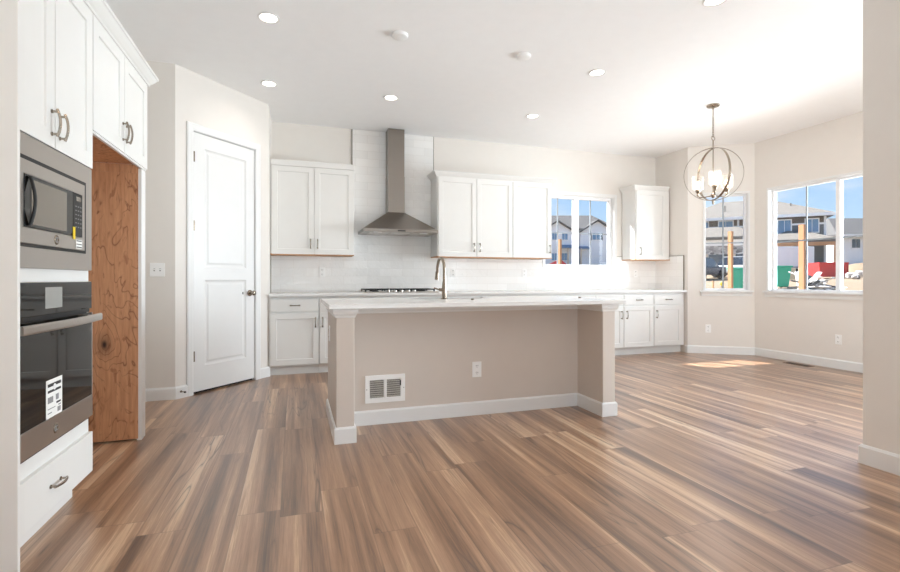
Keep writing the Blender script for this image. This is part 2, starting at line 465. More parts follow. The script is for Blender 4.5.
def wall_run(name, p0, p1, holes=(), mat='wall', thick=T, z1=CH):
    """wall with its room face on the segment p0->p1 (room to the right of travel); holes (s0,s1,z0,z1)"""
    d = Vector((p1[0] - p0[0], p1[1] - p0[1])); L = d.length
    mb = MB()
    ss = sorted({0, L, *[h[0] for h in holes], *[h[1] for h in holes]}); zs = sorted({0, z1, *[h[2] for h in holes], *[h[3] for h in holes]})
    # local x along the wall, room face at y=0, body to +y
    ins = lambda x, z: any(h[0] < x < h[1] and h[2] < z < h[3] for h in holes)
    V = {}
    def vv(i, j, k):
        if (i, j, k) not in V: V[i, j, k] = mb.bm.verts.new((ss[i], k * thick, zs[j]))
        return V[i, j, k]
    solid = {(i, j): not ins((ss[i] + ss[i + 1]) / 2, (zs[j] + zs[j + 1]) / 2) for i in range(len(ss) - 1) for j in range(len(zs) - 1)}
    for (i, j), so in solid.items():
        if not so: continue
        mb.bm.faces.new((vv(i, j, 0), vv(i + 1, j, 0), vv(i + 1, j + 1, 0), vv(i, j + 1, 0)))
        mb.bm.faces.new((vv(i, j, 1), vv(i, j + 1, 1), vv(i + 1, j + 1, 1), vv(i + 1, j, 1)))
        if not solid.get((i - 1, j)): mb.bm.faces.new((vv(i, j, 0), vv(i, j + 1, 0), vv(i, j + 1, 1), vv(i, j, 1)))
        if not solid.get((i + 1, j)): mb.bm.faces.new((vv(i + 1, j, 0), vv(i + 1, j, 1), vv(i + 1, j + 1, 1), vv(i + 1, j + 1, 0)))
        if not solid.get((i, j - 1)): mb.bm.faces.new((vv(i, j, 0), vv(i, j, 1), vv(i + 1, j, 1), vv(i + 1, j, 0)))
        if not solid.get((i, j + 1)): mb.bm.faces.new((vv(i, j + 1, 0), vv(i + 1, j + 1, 0), vv(i + 1, j + 1, 1), vv(i, j + 1, 1)))
    o = mb.build(name, mat, loc=(p0[0], p0[1], 0), rot=(0, 0, math.atan2(d.y, d.x)))
    return struct(o)

LB = math.hypot(B2[0] - B1[0], B2[1] - B1[1])
AB = math.atan2(B2[1] - B1[1], B2[0] - B1[0])
AP = math.atan2(PB[1] - PA[1], PB[0] - PA[0])
LP = math.hypot(PB[0] - PA[0], PB[1] - PA[1])
WIN1 = (3.50, 4.70, 1.255, 2.335)    # X extent and height of the kitchen window opening
WIN2 = (0.225, 0.785, 0.915, 2.31)    # along the angled wall
WIN3 = (0.21, 2.05, 0.915, 2.31)    # along the nook wall from its corner
wall_run('wall_back', (PB[0] - T, YB), (XR + T, YB), [(WIN1[0] - PB[0] + T, WIN1[1] - PB[0] + T, WIN1[2], WIN1[3])])
wall_run('wall_pantry_return', (PB[0], PB[1]), (PB[0], YB), thick=0.1)
DOOR_S0, DOOR_S1, DOOR_H = 0.185, 0.905, 2.455
wall_run('wall_pantry', PA, PB, [(DOOR_S0 - 0.02, DOOR_S1 + 0.02, -0.001, DOOR_H + 0.02)], thick=0.115)
wall_run('wall_hall', (XL, PA[1]), PA, thick=0.115)
wall_run('wall_left', (XL, YK), (XL, PA[1]), thick=0.1)
wall_run('wall_kitchen_return', (XR, YB), B1, thick=0.1)
wall_run('wall_nook', B1, B2, [WIN2])
wall_run('wall_right', B2, (XN, YK), [WIN3, (2.22, 6.9, 0.02, 2.12)])
wall_run('wall_behind', (XN, YK), (XL, YK), [(0.45, 2.6, 0.3, 2.45), (XN - 2.6, XN + 0.8, 0.02, 2.45)])
struct(MB().box(3.172, 3.30, YK, 1.930, 0, CH).build('wall_foreground', 'wall', bevel=0.004))
struct(MB().prism([(XL - .2, YK - .2), (XN + .2, YK - .2), (XN + .2, 5.2), (5.62, 5.68), (5.62, YB + .15), (-0.5, YB + .15), (XL - .2, 5.0)], -0.12, 0.0).build('floor', 'floor'))
struct(MB().prism([(XL - .2, YK - .2), (XN + .2, YK - .2), (XN + .2, 5.2), (5.62, 5.68), (5.62, YB + .15), (-0.5, YB + .15), (XL - .2, 5.0)], CH, CH + 0.15).build('ceiling', 'ceiling'))
# roof eave that shades the tops of the windows
struct(MB().box(-3, 7.2, YB + T, YB + T + 0.22, 2.86, 3.0).build('roof_eave', 'trim'))

# baseboards
BP = [(0, 0), (0.014, 0), (0.014, 0.098), (0.006, 0.112), (0, 0.112)]
def base(name, path): struct(MB().sweep(path, BP).build(name, 'trim', bevel=0.001))
def on(p0, p1, s):
    L = math.hypot(p1[0] - p0[0], p1[1] - p0[1]); return (p0[0] + (p1[0] - p0[0]) * s / L, p0[1] + (p1[1] - p0[1]) * s / L)
base('baseboard_left', [(XL, PA[1]), PA, on(PA, PB, 0.117)])
base('baseboard_pantry', [on(PA, PB, 0.978), PB, (PB[0], 5.705)])
base('baseboard_right', [(XR, 5.655), B1, B2, (XN - 0.002, 3.0)])
base('baseboard_foreground', [(3.172, YK), (3.172, 1.930), (3.30, 1.930), (3.30, YK)][::-1])

# ------------------------------------------------------------------ windows
def window(name, s0, s1, z0, z1, loc, rz, mullions, muntins, rail, casing=None, sill=True):
    """local x along wall, room face y=0; frame sits 6 cm inside the opening"""
    w = sempty(name, loc, rz)
    yo, yi = 0.115, 0.06; f = 0.045 if name == 'window_1' else 0.030; hm = 0.042 if name == 'window_1' else 0.026
    m = MB()
    m.box(s0, s0 + f, yi, yo, z0, z1).box(s1 - f, s1, yi, yo, z0, z1).box(s0 + f, s1 - f, yi, yo, z0, z0 + f).box(s0 + f, s1 - f, yi, yo, z1 - f, z1)
    m.build('window_frame', 'vinyl', w, bevel=0.003)
    lm = MB()
    for a, b, c_, d in ((s0, s0 + 0.006, 0, yi), (s1 - 0.006, s1, 0, yi)): lm.box(a, b, c_, d, z0, z1)
    lm.box(s0, s1, 0, yi, z1 - 0.006, z1).box(s0, s1, -0.001, yi, z0, z0 + 0.006)
    lm.build('jamb_liner', 'trim', w)
    for a in mullions: MB().box(a - hm, a + hm, yi - 0.004, yo, z0 + f, z1 - f).build('mullion', 'vinyl', w, bevel=0.003)
    edges = [s0 + f] + [e for a in mullions for e in (a - hm, a + hm)] + [s1 - f]
    for k in range(0, len(edges), 2):
        a, b = edges[k], edges[k + 1]
        MB().box(a, b, 0.086, 0.092, z0 + f, z1 - f).build('pane', 'glass', w)
        MB().box(a, b, 0.0935, 0.105, rail - 0.009, rail + 0.009).build('muntin', 'muntin', w)
    for a in muntins: MB().box(a - 0.009, a + 0.009, 0.0935, 0.105, z0 + f, z1 - f).build('muntin', 'muntin', w)
    if casing:
        c_ = casing
        MB().box(s0 - c_, s0, -0.016, 0, z0, z1 + c_).box(s1, s1 + c_, -0.016, 0, z0, z1 + c_).box(s0, s1, -0.016, 0, z1, z1 + c_).build('casing', 'trim', w, bevel=0.002)
    if sill:
        o = 0.06 + (casing or 0) * 0.2
        MB().box(s0 - o, s1 + o, -0.042, 0.0, z0 - 0.022, z0).box(s0, s1, 0, yi, z0 - 0.022, z0 + 0.001).build('sill', 'trim', w, bevel=0.004)
        MB().sweep([(s0 - o + 0.015, 0), (s1 + o - 0.015, 0)], [(0, 0), (0.014, 0), (0.018, 0.03), (0.030, 0.058), (0, 0.058)], z0 - 0.08).build('apron', 'trim', w)
    return w
window('window_1', WIN1[0], WIN1[1], WIN1[2], WIN1[3], (0, YB, 0), 0, [4.07], [3.771, 4.342], 1.775, casing=0.045, sill=False)
window('window_2', *WIN2, (B1[0], B1[1], 0), AB, [], [0.492], 1.605, casing=0.022)
A3 = math.atan2(YK - B2[1], XN - B2[0])
window('window_3', *WIN3, (B2[0], B2[1], 0), A3, [1.055, ], [0.653, 1.55], 1.585, casing=0.022)
pd = sempty('added_door_2', (B2[0], B2[1], 0), A3)  # unseen patio opening, added to let the fill lamp in from the right
MB().box(2.22, 2.30, 0.03, 0.11, 0.02, 2.12).box(6.82, 6.9, 0.03, 0.11, 0.02, 2.12).box(4.50, 4.60, 0.03, 0.11, 0.02, 2.12).box(2.22, 6.9, 0.03, 0.11, 2.04, 2.12).box(2.22, 6.9, 0.03, 0.11, 0.0, 0.1).build('frame', 'vinyl', pd)
w4 = sempty('added_window_4', (XN, YK, 0), math.pi)  # unseen opening added for light from behind the camera
MB().box(XN - 2.6, XN - 2.5, 0.03, 0.11, 0.02, 2.45).box(XN + 0.7, XN + 0.8, 0.03, 0.11, 0.02, 2.45).box(XN - 2.6, XN + 0.8, 0.03, 0.11, 2.36, 2.45).box(XN - 2.6, XN + 0.8, 0.03, 0.11, 0, 0.1).box(XN - 0.95, XN - 0.85, 0.03, 0.11, 0.02, 2.45).build('frame', 'vinyl', w4)

w5 = sempty('added_window_5', (XN, YK, 0), math.pi)  # unseen window added so its fill lamp reaches the nook walls
MB().box(0.45, 0.53, 0.03, 0.11, 0.3, 2.45).box(2.52, 2.6, 0.03, 0.11, 0.3, 2.45).box(0.53, 2.52, 0.03, 0.11, 2.37, 2.45).box(0.53, 2.52, 0.03, 0.11, 0.3, 0.38).box(1.48, 1.57, 0.03, 0.11, 0.38, 2.37).build('frame', 'vinyl', w5)
# ------------------------------------------------------------------ pantry door
dr = sempty('door_1', (PA[0], PA[1], 0), AP)
PR = [(0.004, 0.004), (0.018, 0.010), (0.030, 0.010), (0.046, 0.004)]
MB().panel(DOOR_S0, DOOR_S1, 0.022, DOOR_H, 0.004, 0.04, [(0.305, 0.80, 0.255, 1.07), (0.305, 0.80, 1.19, 2.32)], PR).build('door_slab', 'trim', dr, bevel=0.001)
cw = 0.066
cp = MB()
for a, b in ((DOOR_S0 - 0.018, DOOR_S0 - 0.006), (DOOR_S1 + 0.006, DOOR_S1 + 0.018)): cp.box(a, b, 0, 0.1, 0, DOOR_H + 0.018)
cp.box(DOOR_S0 - 0.006, DOOR_S1 + 0.006, 0, 0.1, DOOR_H + 0.006, DOOR_H + 0.018)
cp.build('jamb', 'trim', dr)
CPR = [(0, 0), (0.010, 0), (0.017, 0.02), (0.017, cw - 0.012), (0.012, cw), (0, cw)]
cs = MB()
a, b, h = DOOR_S0 - 0.010, DOOR_S1 + 0.010, DOOR_H + 0.010
def casing_mesh(mb, a, b, h, w):
    # three-sided mitred casing, thickness profile toward -y
    prof = [(0.0, 0.0), (0.0, -0.010), (0.016, -0.015), (w - 0.012, -0.017), (w, -0.012), (w, 0.0)]
    rings = []
    for (x, z, dx, dz) in ((a, 0, -1, 0), (a, h, -1, 1), (b, h, 1, 1), (b, 0, 1, 0)):
        rings.append([mb.bm.verts.new((x + dx * o, y, z + dz * o)) for o, y in prof])
    n = len(prof)
    for A_, B_ in zip(rings, rings[1:]):
        for k in range(n): mb.bm.faces.new((A_[k], A_[(k + 1) % n], B_[(k + 1) % n], B_[k]))
    mb.bm.faces.new(rings[0]); mb.bm.faces.new(rings[-1])
casing_mesh(cs, a, b, h, cw)
cs.build('casing', 'trim', dr)
MB().box(DOOR_S0, DOOR_S1, 0.03, 0.045, 0.001, 0.022).build('threshold_gap', 'dark', dr)
for z in (2.225, 1.58, 0.355):
    m = MB().box(DOOR_S0 - 0.012, DOOR_S0 + 0.010, -0.004, 0.006, z - 0.048, z + 0.048)
    m.build('hinge', 'hinge', dr)
kn = MB().lathe([(0.0, 0.004), (0.033, 0.003), (0.033, -0.004), (0.026, -0.009), (0.012, -0.012), (0.011, -0.034), (0.022, -0.042), (0.027, -0.054), (0.025, -0.066), (0.015, -0.073), (0.0, -0.074)], (0.846, 0.002, 0.932), 24, 'Y')
kn.build('knob', 'pull', dr)
MB().box(0.752, 0.762, 0.0, 0.005, 0.92, 0.945).build('latch_mark', 'slot', dr)

# ================================================================== CABINET PARTS
def pull(parent, x, z, y, length=0.11, vertical=True, mat='pull'):
    """arched bar pull on a face at y (facing -y)"""
    m = MB(); h = length / 2; pts = []
    for i in range(13):
        s_ = -1 + 2 * i / 12
        off = 0.020 + 0.012 * (1 - s_ * s_)
        q = s_ * h * 1.06
        pts.append((x, y - off, z + q) if vertical else (x + q, y - off, z))
    m.tube(pts, 0.0055, 8, flat=(1.0, 1.0))
    for s_ in (-1, 1):
        q = s_ * h * 0.86
        p = (x, z + q) if vertical else (x + q, z)
        m.cyl((p[0], y + 0.001, p[1]), (p[0], y - 0.024, p[1]), 0.0052, 10)
        m.cyl((p[0], y + 0.001, p[1]), (p[0], y - 0.004, p[1]), 0.0085, 12)
    return m.build('handle', mat, parent)
SH = [(0.0025, 0.009)]
def door(parent, x0, x1, z0, z1, yf, handle=None, hz=None, stile=0.062):
    d = MB().panel(x0, x1, z0, z1, yf, yf + 0.02, [(x0 + stile, x1 - stile, z0 + stile, z1 - stile)], SH).build('door', 'cab', parent, bevel=0.0012)
    if handle is not None: pull(d, handle, hz, yf)
    return d
def drawer(parent, x0, x1, z0, z1, yf, flat=True):
    d = MB().box(x0, x1, yf, yf + 0.02, z0, z1).build('drawer', 'cab', parent, bevel=0.0015)
    pull(d, (x0 + x1) / 2, (z0 + z1) / 2, yf, 0.105, False)
    return d
CROWN = [(0, 0), (0.008, 0), (0.010, 0.012), (0.020, 0.020), (0.036, 0.040), (0.046, 0.056), (0.054, 0.060), (0.054, 0.075), (0, 0.075)]

# ---- left run (faces +X): local frame rotated 90 degrees; local x = world Y, local -y = world +X
LX = -0.965
RZ = R(90)
def ly(X): return -X            # world X -> local y
FY = 0.965                      # local y of the door faces
# tall end panel in front of the oven cabinet
ep = MB().box(-1.656, -0.908, 2.040, 2.0565, 0, 2.52).build('end_panel', 'cab', bevel=0.002)
tag(ep, 'tall plain white end panel standing at the left edge beside the oven cabinet', 'panel')
oc = thing('oven_cabinet', 'tall white cabinet holding the microwave and oven, two doors above, drawer below', 'cabinet', (0, 0, 0), RZ)
y0, y1 = 2.058, 2.862
k = 0.985
def lbox(mb, Y0, Y1, X0, X1, z0, z1): return mb.box(Y0, Y1, -X1, -X0, z0, z1)
bd = MB()
lbox(bd, y0, y0 + 0.02, -1.656, -0.985, 0.10, 2.43); lbox(bd, y1 - 0.02, y1, -1.656, -0.985, 0.10, 2.43)
lbox(bd, y0 + .02, y1 - .02, -1.656, -1.60, 0.10, 2.43)
for z0, z1 in ((0.10, 0.12), (0.300, 0.385), (1.055, 1.13), (1.60, 1.66), (2.40, 2.43)): lbox(bd, y0 + .02, y1 - .02, -1.60, -0.985, z0, z1)
bd.build('body', 'cab', oc)
lbox(MB(), y0, y1 - 0.02, -1.65, -1.046, 0.0, 0.10).build('toe_kick', 'cab', oc)
door(oc, 2.062, 2.456, 1.634, 2.42, FY, 2.425, 1.735, 0.072)
door(oc, 2.462, 2.858, 1.634, 2.42, FY, 2.497, 1.735, 0.072)
drawer(oc, 2.062, 2.858, 0.115, 0.314, FY)

# microwave with trim kit
mw = thing('microwave', 'built-in stainless steel microwave in a wide steel trim frame above the wall oven', 'microwave', (-0.02, 0, 0), RZ)
MB().panel(2.078, 2.846, 1.122, 1.628, 0.945, 0.985, [(2.150, 2.772, 1.203, 1.547)], [(0.0, 0.022)]).build('trim_frame', 'steel', mw, bevel=0.002)
MB().box(2.150, 2.772, 0.9440, 0.975, 1.203, 1.547).build('vent_gap', 'black', mw)
MB().panel(2.160, 2.742, 1.215, 1.530, 0.938, 0.966, [(2.192, 2.712, 1.275, 1.478)], [(0.002, 0.006)]).build('face', 'steel', mw, bevel=0.002)
md = MB().box(2.195, 2.608, 0.9365, 0.945, 1.277, 1.476).build('door_glass', 'blackgloss', mw, bevel=0.002)
MB().box(2.245, 2.545, 0.936, 0.938, 1.290, 1.462).build('window_screen', 'grey', md)
pts = [(2.225, 0.936 - 0.016 * math.sin(math.pi * i / 10) - 0.004, 1.283 + 0.187 * i / 10) for i in range(11)]
MB().tube(pts, 0.006, 8).build('handle', 'black', mw)
cpn = MB().box(2.612, 2.709, 0.9365, 0.945, 1.277, 1.476).build('control_panel', 'black', mw)
for r_ in range(6):
    for c_ in range(3):
        MB().box(2.632 + c_ * 0.026, 2.645 + c_ * 0.026, 0.9355, 0.9368, 1.318 + r_ * 0.019, 1.323 + r_ * 0.019).build('key', 'inkgrey', cpn)
MB().box(2.640, 2.690, 0.9355, 0.9368, 1.442, 1.462).build('display', 'grey', cpn)
MB().box(2.606, 2.628, 0.9345, 0.9362, 1.262, 1.318).build('yellow_sticker', 'yellow', mw)
st = MB().box(2.640, 2.705, 0.9365, 0.9378, 1.222, 1.262).build('spec_sticker', 'paper', mw)
for z in (1.255, 1.240, 1.226): MB().box(2.645, 2.700, 0.9358, 0.9366, z, z + 0.004).build('printed_line', 'ink', st)
def badge(parent, x, y, z, r=0.021):
    b = MB().lathe([(0, 0.002), (r, 0.002), (r, -0.002), (r * 0.86, -0.0035), (r * 0.80, -0.002), (0, -0.002)], (x, y, z), 24, 'Y').build('badge', 'nickel', parent)
    m = MB()
    # two looping script strokes inside the ring
    for sgn in (-1, 1):
        pts = [(x + sgn * r * 0.30 + r * 0.28 * math.cos(t_), y - 0.003, z + r * 0.52 * math.sin(t_ * 1.0)) for t_ in [0.5 + 5.2 * i / 14 for i in range(15)]]
        m.tube(pts, 0.0012, 6)
    m.build('monogram', 'slot', b)
    return b
badge(mw, 2.452, 0.9385, 1.246)

# wall oven
ov = thing('built_in_oven', 'black glass and stainless wall oven with a wide bar handle below the microwave', 'oven', (-0.02, 0, 0), RZ)
MB().box(2.085, 2.84, 0.966, 1.45, 0.386, 1.05).build('chassis', 'black', ov)
MB().box(2.078, 2.846, 0.950, 0.985, 1.0661, 1.0686).build('top_edge', 'steel', ov)
cpo = MB().box(2.078, 2.846, 0.945, 0.968, 0.934, 1.066).build('control_panel', 'blackgloss', ov, bevel=0.002)
MB().box(2.372, 2.522, 0.9443, 0.9452, 0.958, 1.046).build('display_film', simple('pale_display_film', (150, 150, 146), 0.15), cpo)
MB().box(2.078, 2.846, 0.955, 0.968, 0.916, 0.934).build('vent_slot', 'black', ov)
od = MB().box(2.078, 2.846, 0.943, 0.968, 0.502, 0.914).build('door', 'blackgloss', ov, bevel=0.002)
MB().box(2.078, 2.846, 0.941, 0.968, 0.398, 0.5015).build('steel_panel', 'steel', od, bevel=0.002)
MB().box(2.840, 2.846, 0.942, 0.968, 0.502, 0.914).build('edge_trim', 'steel', od)
hb = MB()
hb.sweep([(2.096 + 0.736 * i / 12, 0.908 - 0.018 * math.sin(math.pi * i / 12)) for i in range(13)], [(0, 0), (0.010, 0), (0.013, 0.006), (0.013, 0.028), (0.010, 0.034), (0, 0.034)], 0.876)
hb.box(2.118, 2.140, 0.90, 0.945, 0.882, 0.904).box(2.788, 2.810, 0.90, 0.945, 0.882, 0.904)
hb.build('handle', 'steel', od)
badge(od, 2.452, 0.9415, 0.448)
MB().box(2.085, 2.84, 0.955, 0.985, 0.386, 0.398).build('bottom_vent', 'black', ov)
lb = MB().box(2.372, 2.514, 0.9415, 0.9425, 0.504, 0.662).build('paper_label', 'paper', ov)
for (a0, a1, c0, c1, mt) in ((2.385, 2.500, 0.632, 0.645, 'ink'), (2.385, 2.500, 0.608, 0.618, 'ink'), (2.385, 2.430, 0.565, 0.590, 'inkgrey'), (2.455, 2.480, 0.568, 0.592, 'inkgrey'), (2.460, 2.498, 0.552, 0.560, 'ink'),
                             (2.385, 2.450, 0.540, 0.543, 'inkgrey'), (2.385, 2.420, 0.522, 0.526, 'inkgrey'), (2.470, 2.498, 0.515, 0.535, 'inkgrey'), (2.478, 2.500, 0.540, 0.546, 'inkgrey')):
    MB().box(a0, a1, 0.9407, 0.9416, c0, c1).build('printed_block', mt, lb)
MB().lathe([(0, 0), (0.013, 0), (0.013, -0.0012), (0, -0.0012)], (2.443, 0.9412, 0.627), 16, 'Y').build('printed_seal', 'paper', lb)

# cabinet above the fridge recess
fc = thing('fridge_cabinet', 'white two-door wall cabinet bridging the empty wooden fridge recess', 'cabinet', (0, 0, 0), RZ)
FZ = 1.835
lbox(MB(), 2.864, 3.808, -1.656, -0.985, FZ + 0.03, 2.43).build('body', 'cab', fc)
M['alder_under'] = alder('alder_underside')
bp = lbox(MB(), 2.864, 3.695, -1.656, -0.99, FZ + 0.008, FZ + 0.03).build('bottom_panel', 'alder_under', fc)
lbox(MB(), 2.864, 3.80, -0.99, -0.972, FZ - 0.012, FZ + 0.03).build('front_rail', 'cab', fc, bevel=0.002)
door(fc, 2.868, 3.333, FZ, 2.42, FY, 3.305, 1.955, 0.072)
door(fc, 3.339, 3.806, FZ, 2.42, FY, 3.367, 1.955, 0.072)
# wooden side panel closing the recess
sp_ = thing('fridge_side_panel', 'knotty reddish wood side panel of the fridge recess with a white front edge', 'panel')
M['alder'] = alder('knotty_alder_panel', (-1.185, 3.7, 0.648))
MB().box(-1.655, -0.992, 3.700, 3.716, 0.012, FZ + 0.007).build('wood_panel', 'alder', sp_)
MB().box(-1.655, -1.0, 3.694, 3.6995, FZ - 0.05, FZ + 0.007).build('cleat', 'alder_under', sp_)
MB().box(-1.0, -0.972, 3.701, 3.748, 0.0, FZ - 0.016).box(-1.655, -0.976, 3.752, 3.802, 0.0, FZ - 0.016).build('front_edge', 'cab', sp_, bevel=0.002)
# crown across both
cl = MB().sweep([(-0.9845, 2.06), (-0.9845, 3.8085), (-1.656, 3.8085)], [(o + 0.018 if o else 0, h) for o, h in CROWN], 2.4205).build('crown_molding', 'cab')
tag(cl, 'white crown molding along the top of the oven and fridge cabinets', 'molding')

# ---- back wall uppers
UB, UT, UF = 1.366, 2.43, 5.94
def upper(name, label, x0, x1, doors, group='white wall cabinets on the back wall'):
    t = thing(name, label, 'cabinet', group=group)
    MB().box(x0, x1, UF + 0.02, YB - 0.012, UB + 0.012, UT).build('body', 'cab', t, bevel=0.001)
    MB().box(x0, x1, UF + 0.003, YB - 0.012, UB - 0.001, UB + 0.0118).build('bottom_panel', 'woodedge', t)
    for a, b, h in doors: door(t, a, b, UB + 0.008, UT - 0.025, UF, h, 1.497)
    return t
upper('upper_cabinet', 'white two-door wall cabinet between the pantry wall and the range hood', -0.262, 0.700, [(-0.246, 0.226, 0.187), (0.232, 0.692, 0.268)])
fr = MB().box(-0.262, 0.703, UF + 0.004, YB - .003, UT - 0.02, 2.478).build('top_riser', 'cab', bpy.data.objects['upper_cabinet'], bevel=0.003)
upper('upper_cabinet', 'white two-door wall cabinet just right of the range hood', 1.760, 2.829, [(1.775, 2.301, 2.262), (2.307, 2.826, 2.347)])
upper('upper_cabinet', 'white single-door wall cabinet between the two-door cabinet and the window', 2.831, 3.432, [(2.834, 3.420, 3.394)])
upper('upper_cabinet', 'narrow white single-door wall cabinet in the right corner beyond the window', 4.840, 5.470, [(4.853, 5.400, 4.914)])
c1 = MB().sweep([(1.760, YB - .013), (1.760, UF + 0.0195), (3.432, UF + 0.0195), (3.432, YB - .013)], CROWN, 2.405)
tag(c1.build('crown_molding', 'cab'), 'white crown molding on top of the cabinets right of the hood', 'molding')
c2 = MB().sweep([(4.840, YB - .013), (4.840, UF + 0.0195), (5.430, UF + 0.0195)], CROWN, 2.405)
tag(c2.build('crown_molding', 'cab'), 'white crown molding on top of the narrow corner cabinet', 'molding')

# ---- base cabinets
BFY = 5.65
def basecab(label, x0, x1, fronts):
    t = thing('base_cabinet', label, 'cabinet', group='white base cabinets under the back counter')
    MB().box(x0, x1, BFY + 0.021, YB - .003, 0.105, 0.884).build('body', 'cab', t)
    MB().box(x0, x1, BFY + 0.085, BFY + 0.105, 0.0, 0.1045).build('toe_kick', 'cab', t)
    for a, b, hx in fronts:
        drawer(t, a, b, 0.716, 0.852, BFY)
        door(t, a, b, 0.118, 0.694, BFY, hx, 0.590 if x0 < 2 else 0.575)
    return t
G = 0.006
basecab('white base cabinet with drawer at the left end below the two-door wall cabinet', -0.262, 0.270, [(-0.246, 0.267, 0.232)])
basecab('white base cabinet with drawer half hidden by the left end of the island', 0.272, 0.750, [(0.278, 0.746, 0.312)])
basecab('wide white base cabinet under the gas cooktop behind the island', 0.752, 1.670, [(0.757, 1.208, 1.17), (1.214, 1.666, 1.25)])
basecab('white base cabinet directly right of the cooktop behind the island', 1.672, 2.90, [(1.677, 2.283, 2.25), (2.289, 2.896, 2.32)])
basecab('white base cabinet below the window behind the island', 2.902, 3.94, [(2.907, 3.418, 3.38), (3.424, 3.936, 3.46)])
basecab('white base cabinet mostly hidden by the right end of the island', 3.942, 4.403, [(3.947, 4.397, 4.362)])
basecab('white base cabinet with drawer, second from the right wall', 4.405, 4.917, [(4.409, 4.911, 4.448)])
basecab('white base cabinet with drawer at the right end beside the nook', 4.919, 5.470, [(4.924, 5.425, 4.962)])
# counter
ct = MB().box(PB[0] + 0.001, XR - 0.001, 5.622, YB - 0.001, 0.8845, 0.915).build('countertop', 'quartz', bevel=0.003)
tag(ct, 'long white quartz countertop along the back wall', 'countertop')

# tile backsplash
bs = thing('tile_backsplash', 'glossy white brick-tile backsplash along the back wall, full height behind the hood', 'backsplash')
ty = YB - 0.011
bm_ = MB()
bm_.box(PB[0] + .002, 0.714, ty, YB - .0005, 0.9155, UB - .003).box(0.714, 1.797, ty, YB - .0005, 0.9155, CH - .002).box(1.797, WIN1[0] - 0.046, ty, YB - .0005, 0.9155, UB - .003)
bm_.box(WIN1[0] - 0.046, WIN1[1] + 0.046, ty, YB - .0005, 0.9155, WIN1[2] - 0.004).box(WIN1[1] + 0.046, XR - .002, ty, YB - .0005, 0.9155, 1.425)
bm_.build('back_tiles', 'tile', bs)
MB().box(XR - 0.011, XR - .0005, 5.682, ty, 0.9155, 1.425).build('return_tiles', 'tile', bs)
for q in ((0.706, 0.7135, ty - 0.004, YB - .0005, 2.48, CH - .003), (1.7975, 1.803, ty - 0.002, YB - .0005, 2.49, CH - .003),
          (XR - 0.014, XR - .0004, 5.675, 5.6815, 0.9155, 1.43), (XR - 0.014, XR - .0004, 5.682, ty, 1.4255, 1.43), (WIN1[1] + 0.047, 4.838, ty - .002, YB - .0005, 1.4255, 1.43), (PB[0] + .0005, PB[0] + 0.0018, 6.0, 6.2, 0.9155, 1.6)):
    MB().box(*q).build('metal_edge', 'hinge', bs)

# range hood
hd = thing('range_hood', 'stainless steel chimney range hood with a pyramid canopy over the cooktop', 'range hood')
hx0, hx1, hy0, hy1 = 0.786, 1.722, 5.765, 6.256
cx0, cx1, cy0, cy1 = 1.143, 1.360, 6.075, 6.256
zb, zr, zt = 1.652, 1.690, 1.935
MB().hull([(hx0, hy0, zb), (hx1, hy0, zb), (hx1, hy1, zb), (hx0, hy1, zb), (hx0, hy0, zr), (hx1, hy0, zr), (hx1, hy1, zr), (hx0, hy1, zr), (cx0, cy0, zt), (cx1, cy0, zt), (cx1, cy1, zt), (cx0, cy1, zt)],
          [(0, 3, 2, 1), (0, 1, 5, 4), (1, 2, 6, 5), (2, 3, 7, 6), (3, 0, 4, 7), (4, 5, 9, 8), (5, 6, 10, 9), (6, 7, 11, 10), (7, 4, 8, 11), (8, 9, 10, 11)]).build('canopy', 'hoodsteel', hd, bevel=0.003)
MB().box(cx0, cx1, cy0, cy1, zt - 0.01, 2.40).build('lower_duct', 'hoodsteel', hd, bevel=0.002)
MB().box(cx0 + .003, cx1 - .003, cy0 + .003, cy1, 2.40, CH - .002).build('upper_duct', 'hoodsteel', hd, bevel=0.002)
for i in range(3):
    MB().box(hx0 + 0.09 + i * 0.26, hx0 + 0.33 + i * 0.26, hy0 + 0.09, hy1 - 0.06, zb - 0.006, zb - 0.0002).build('filter', 'steel', hd)
for x in (hx0 + 0.18, hx1 - 0.18): MB().box(x - 0.05, x + 0.05, hy0 + 0.03, hy0 + 0.07, zb - 0.005, zb - 0.0002).build('hood_lamp', 'paper', hd)
MB().box(1.205, 1.30, hy0 - 0.003, hy0 + 0.001, zb + 0.010, zb + 0.026).build('control_strip', 'black', hd)

# cooktop
ck = thing('gas_cooktop', 'low stainless gas cooktop with black iron grates on the back counter', 'cooktop')
MB().box(0.788, 1.706, 5.70, 6.18, 0.9152, 0.926).build('tray', 'steel', ck, bevel=0.003)
for i, x in enumerate((0.808, 1.103, 1.398)):
    g = MB(); x1_ = x + 0.285
    for yy in (5.79, 6.155): g.box(x, x1_, yy - .006, yy + .006, 0.944, 0.958)
    for xx in (x + .006, x1_ - .006, x + 0.1425): g.box(xx - .006, xx + .006, 5.785, 6.16, 0.944, 0.958)
    for yy in (5.9, 6.05): g.box(x, x1_, yy - .005, yy + .005, 0.946, 0.957)
    for xx in (x + .01, x1_ - .01):
        for yy in (5.795, 6.15): g.box(xx - .008, xx + .008, yy - .008, yy + .008, 0.926, 0.946)
    g.build('grate', 'iron', ck)
for x, y, r_ in ((0.95, 5.88, .04), (0.95, 6.07, .045), (1.2455, 5.97, .055), (1.54, 5.88, .045), (1.54, 6.07, .04)):
    MB().lathe([(0, 0.9262), (r_, 0.9262), (r_, 0.936), (r_ * .8, 0.941), (0, 0.941)], (x, y, 0), 20).build('burner', 'black', ck)
for i in range(5):
    MB().lathe([(0, 0.9262), (0.020, 0.9262), (0.018, 0.946), (0, 0.947)], (1.086 + i * 0.08, 5.735, 0), 16).build('knob', 'steel', ck)

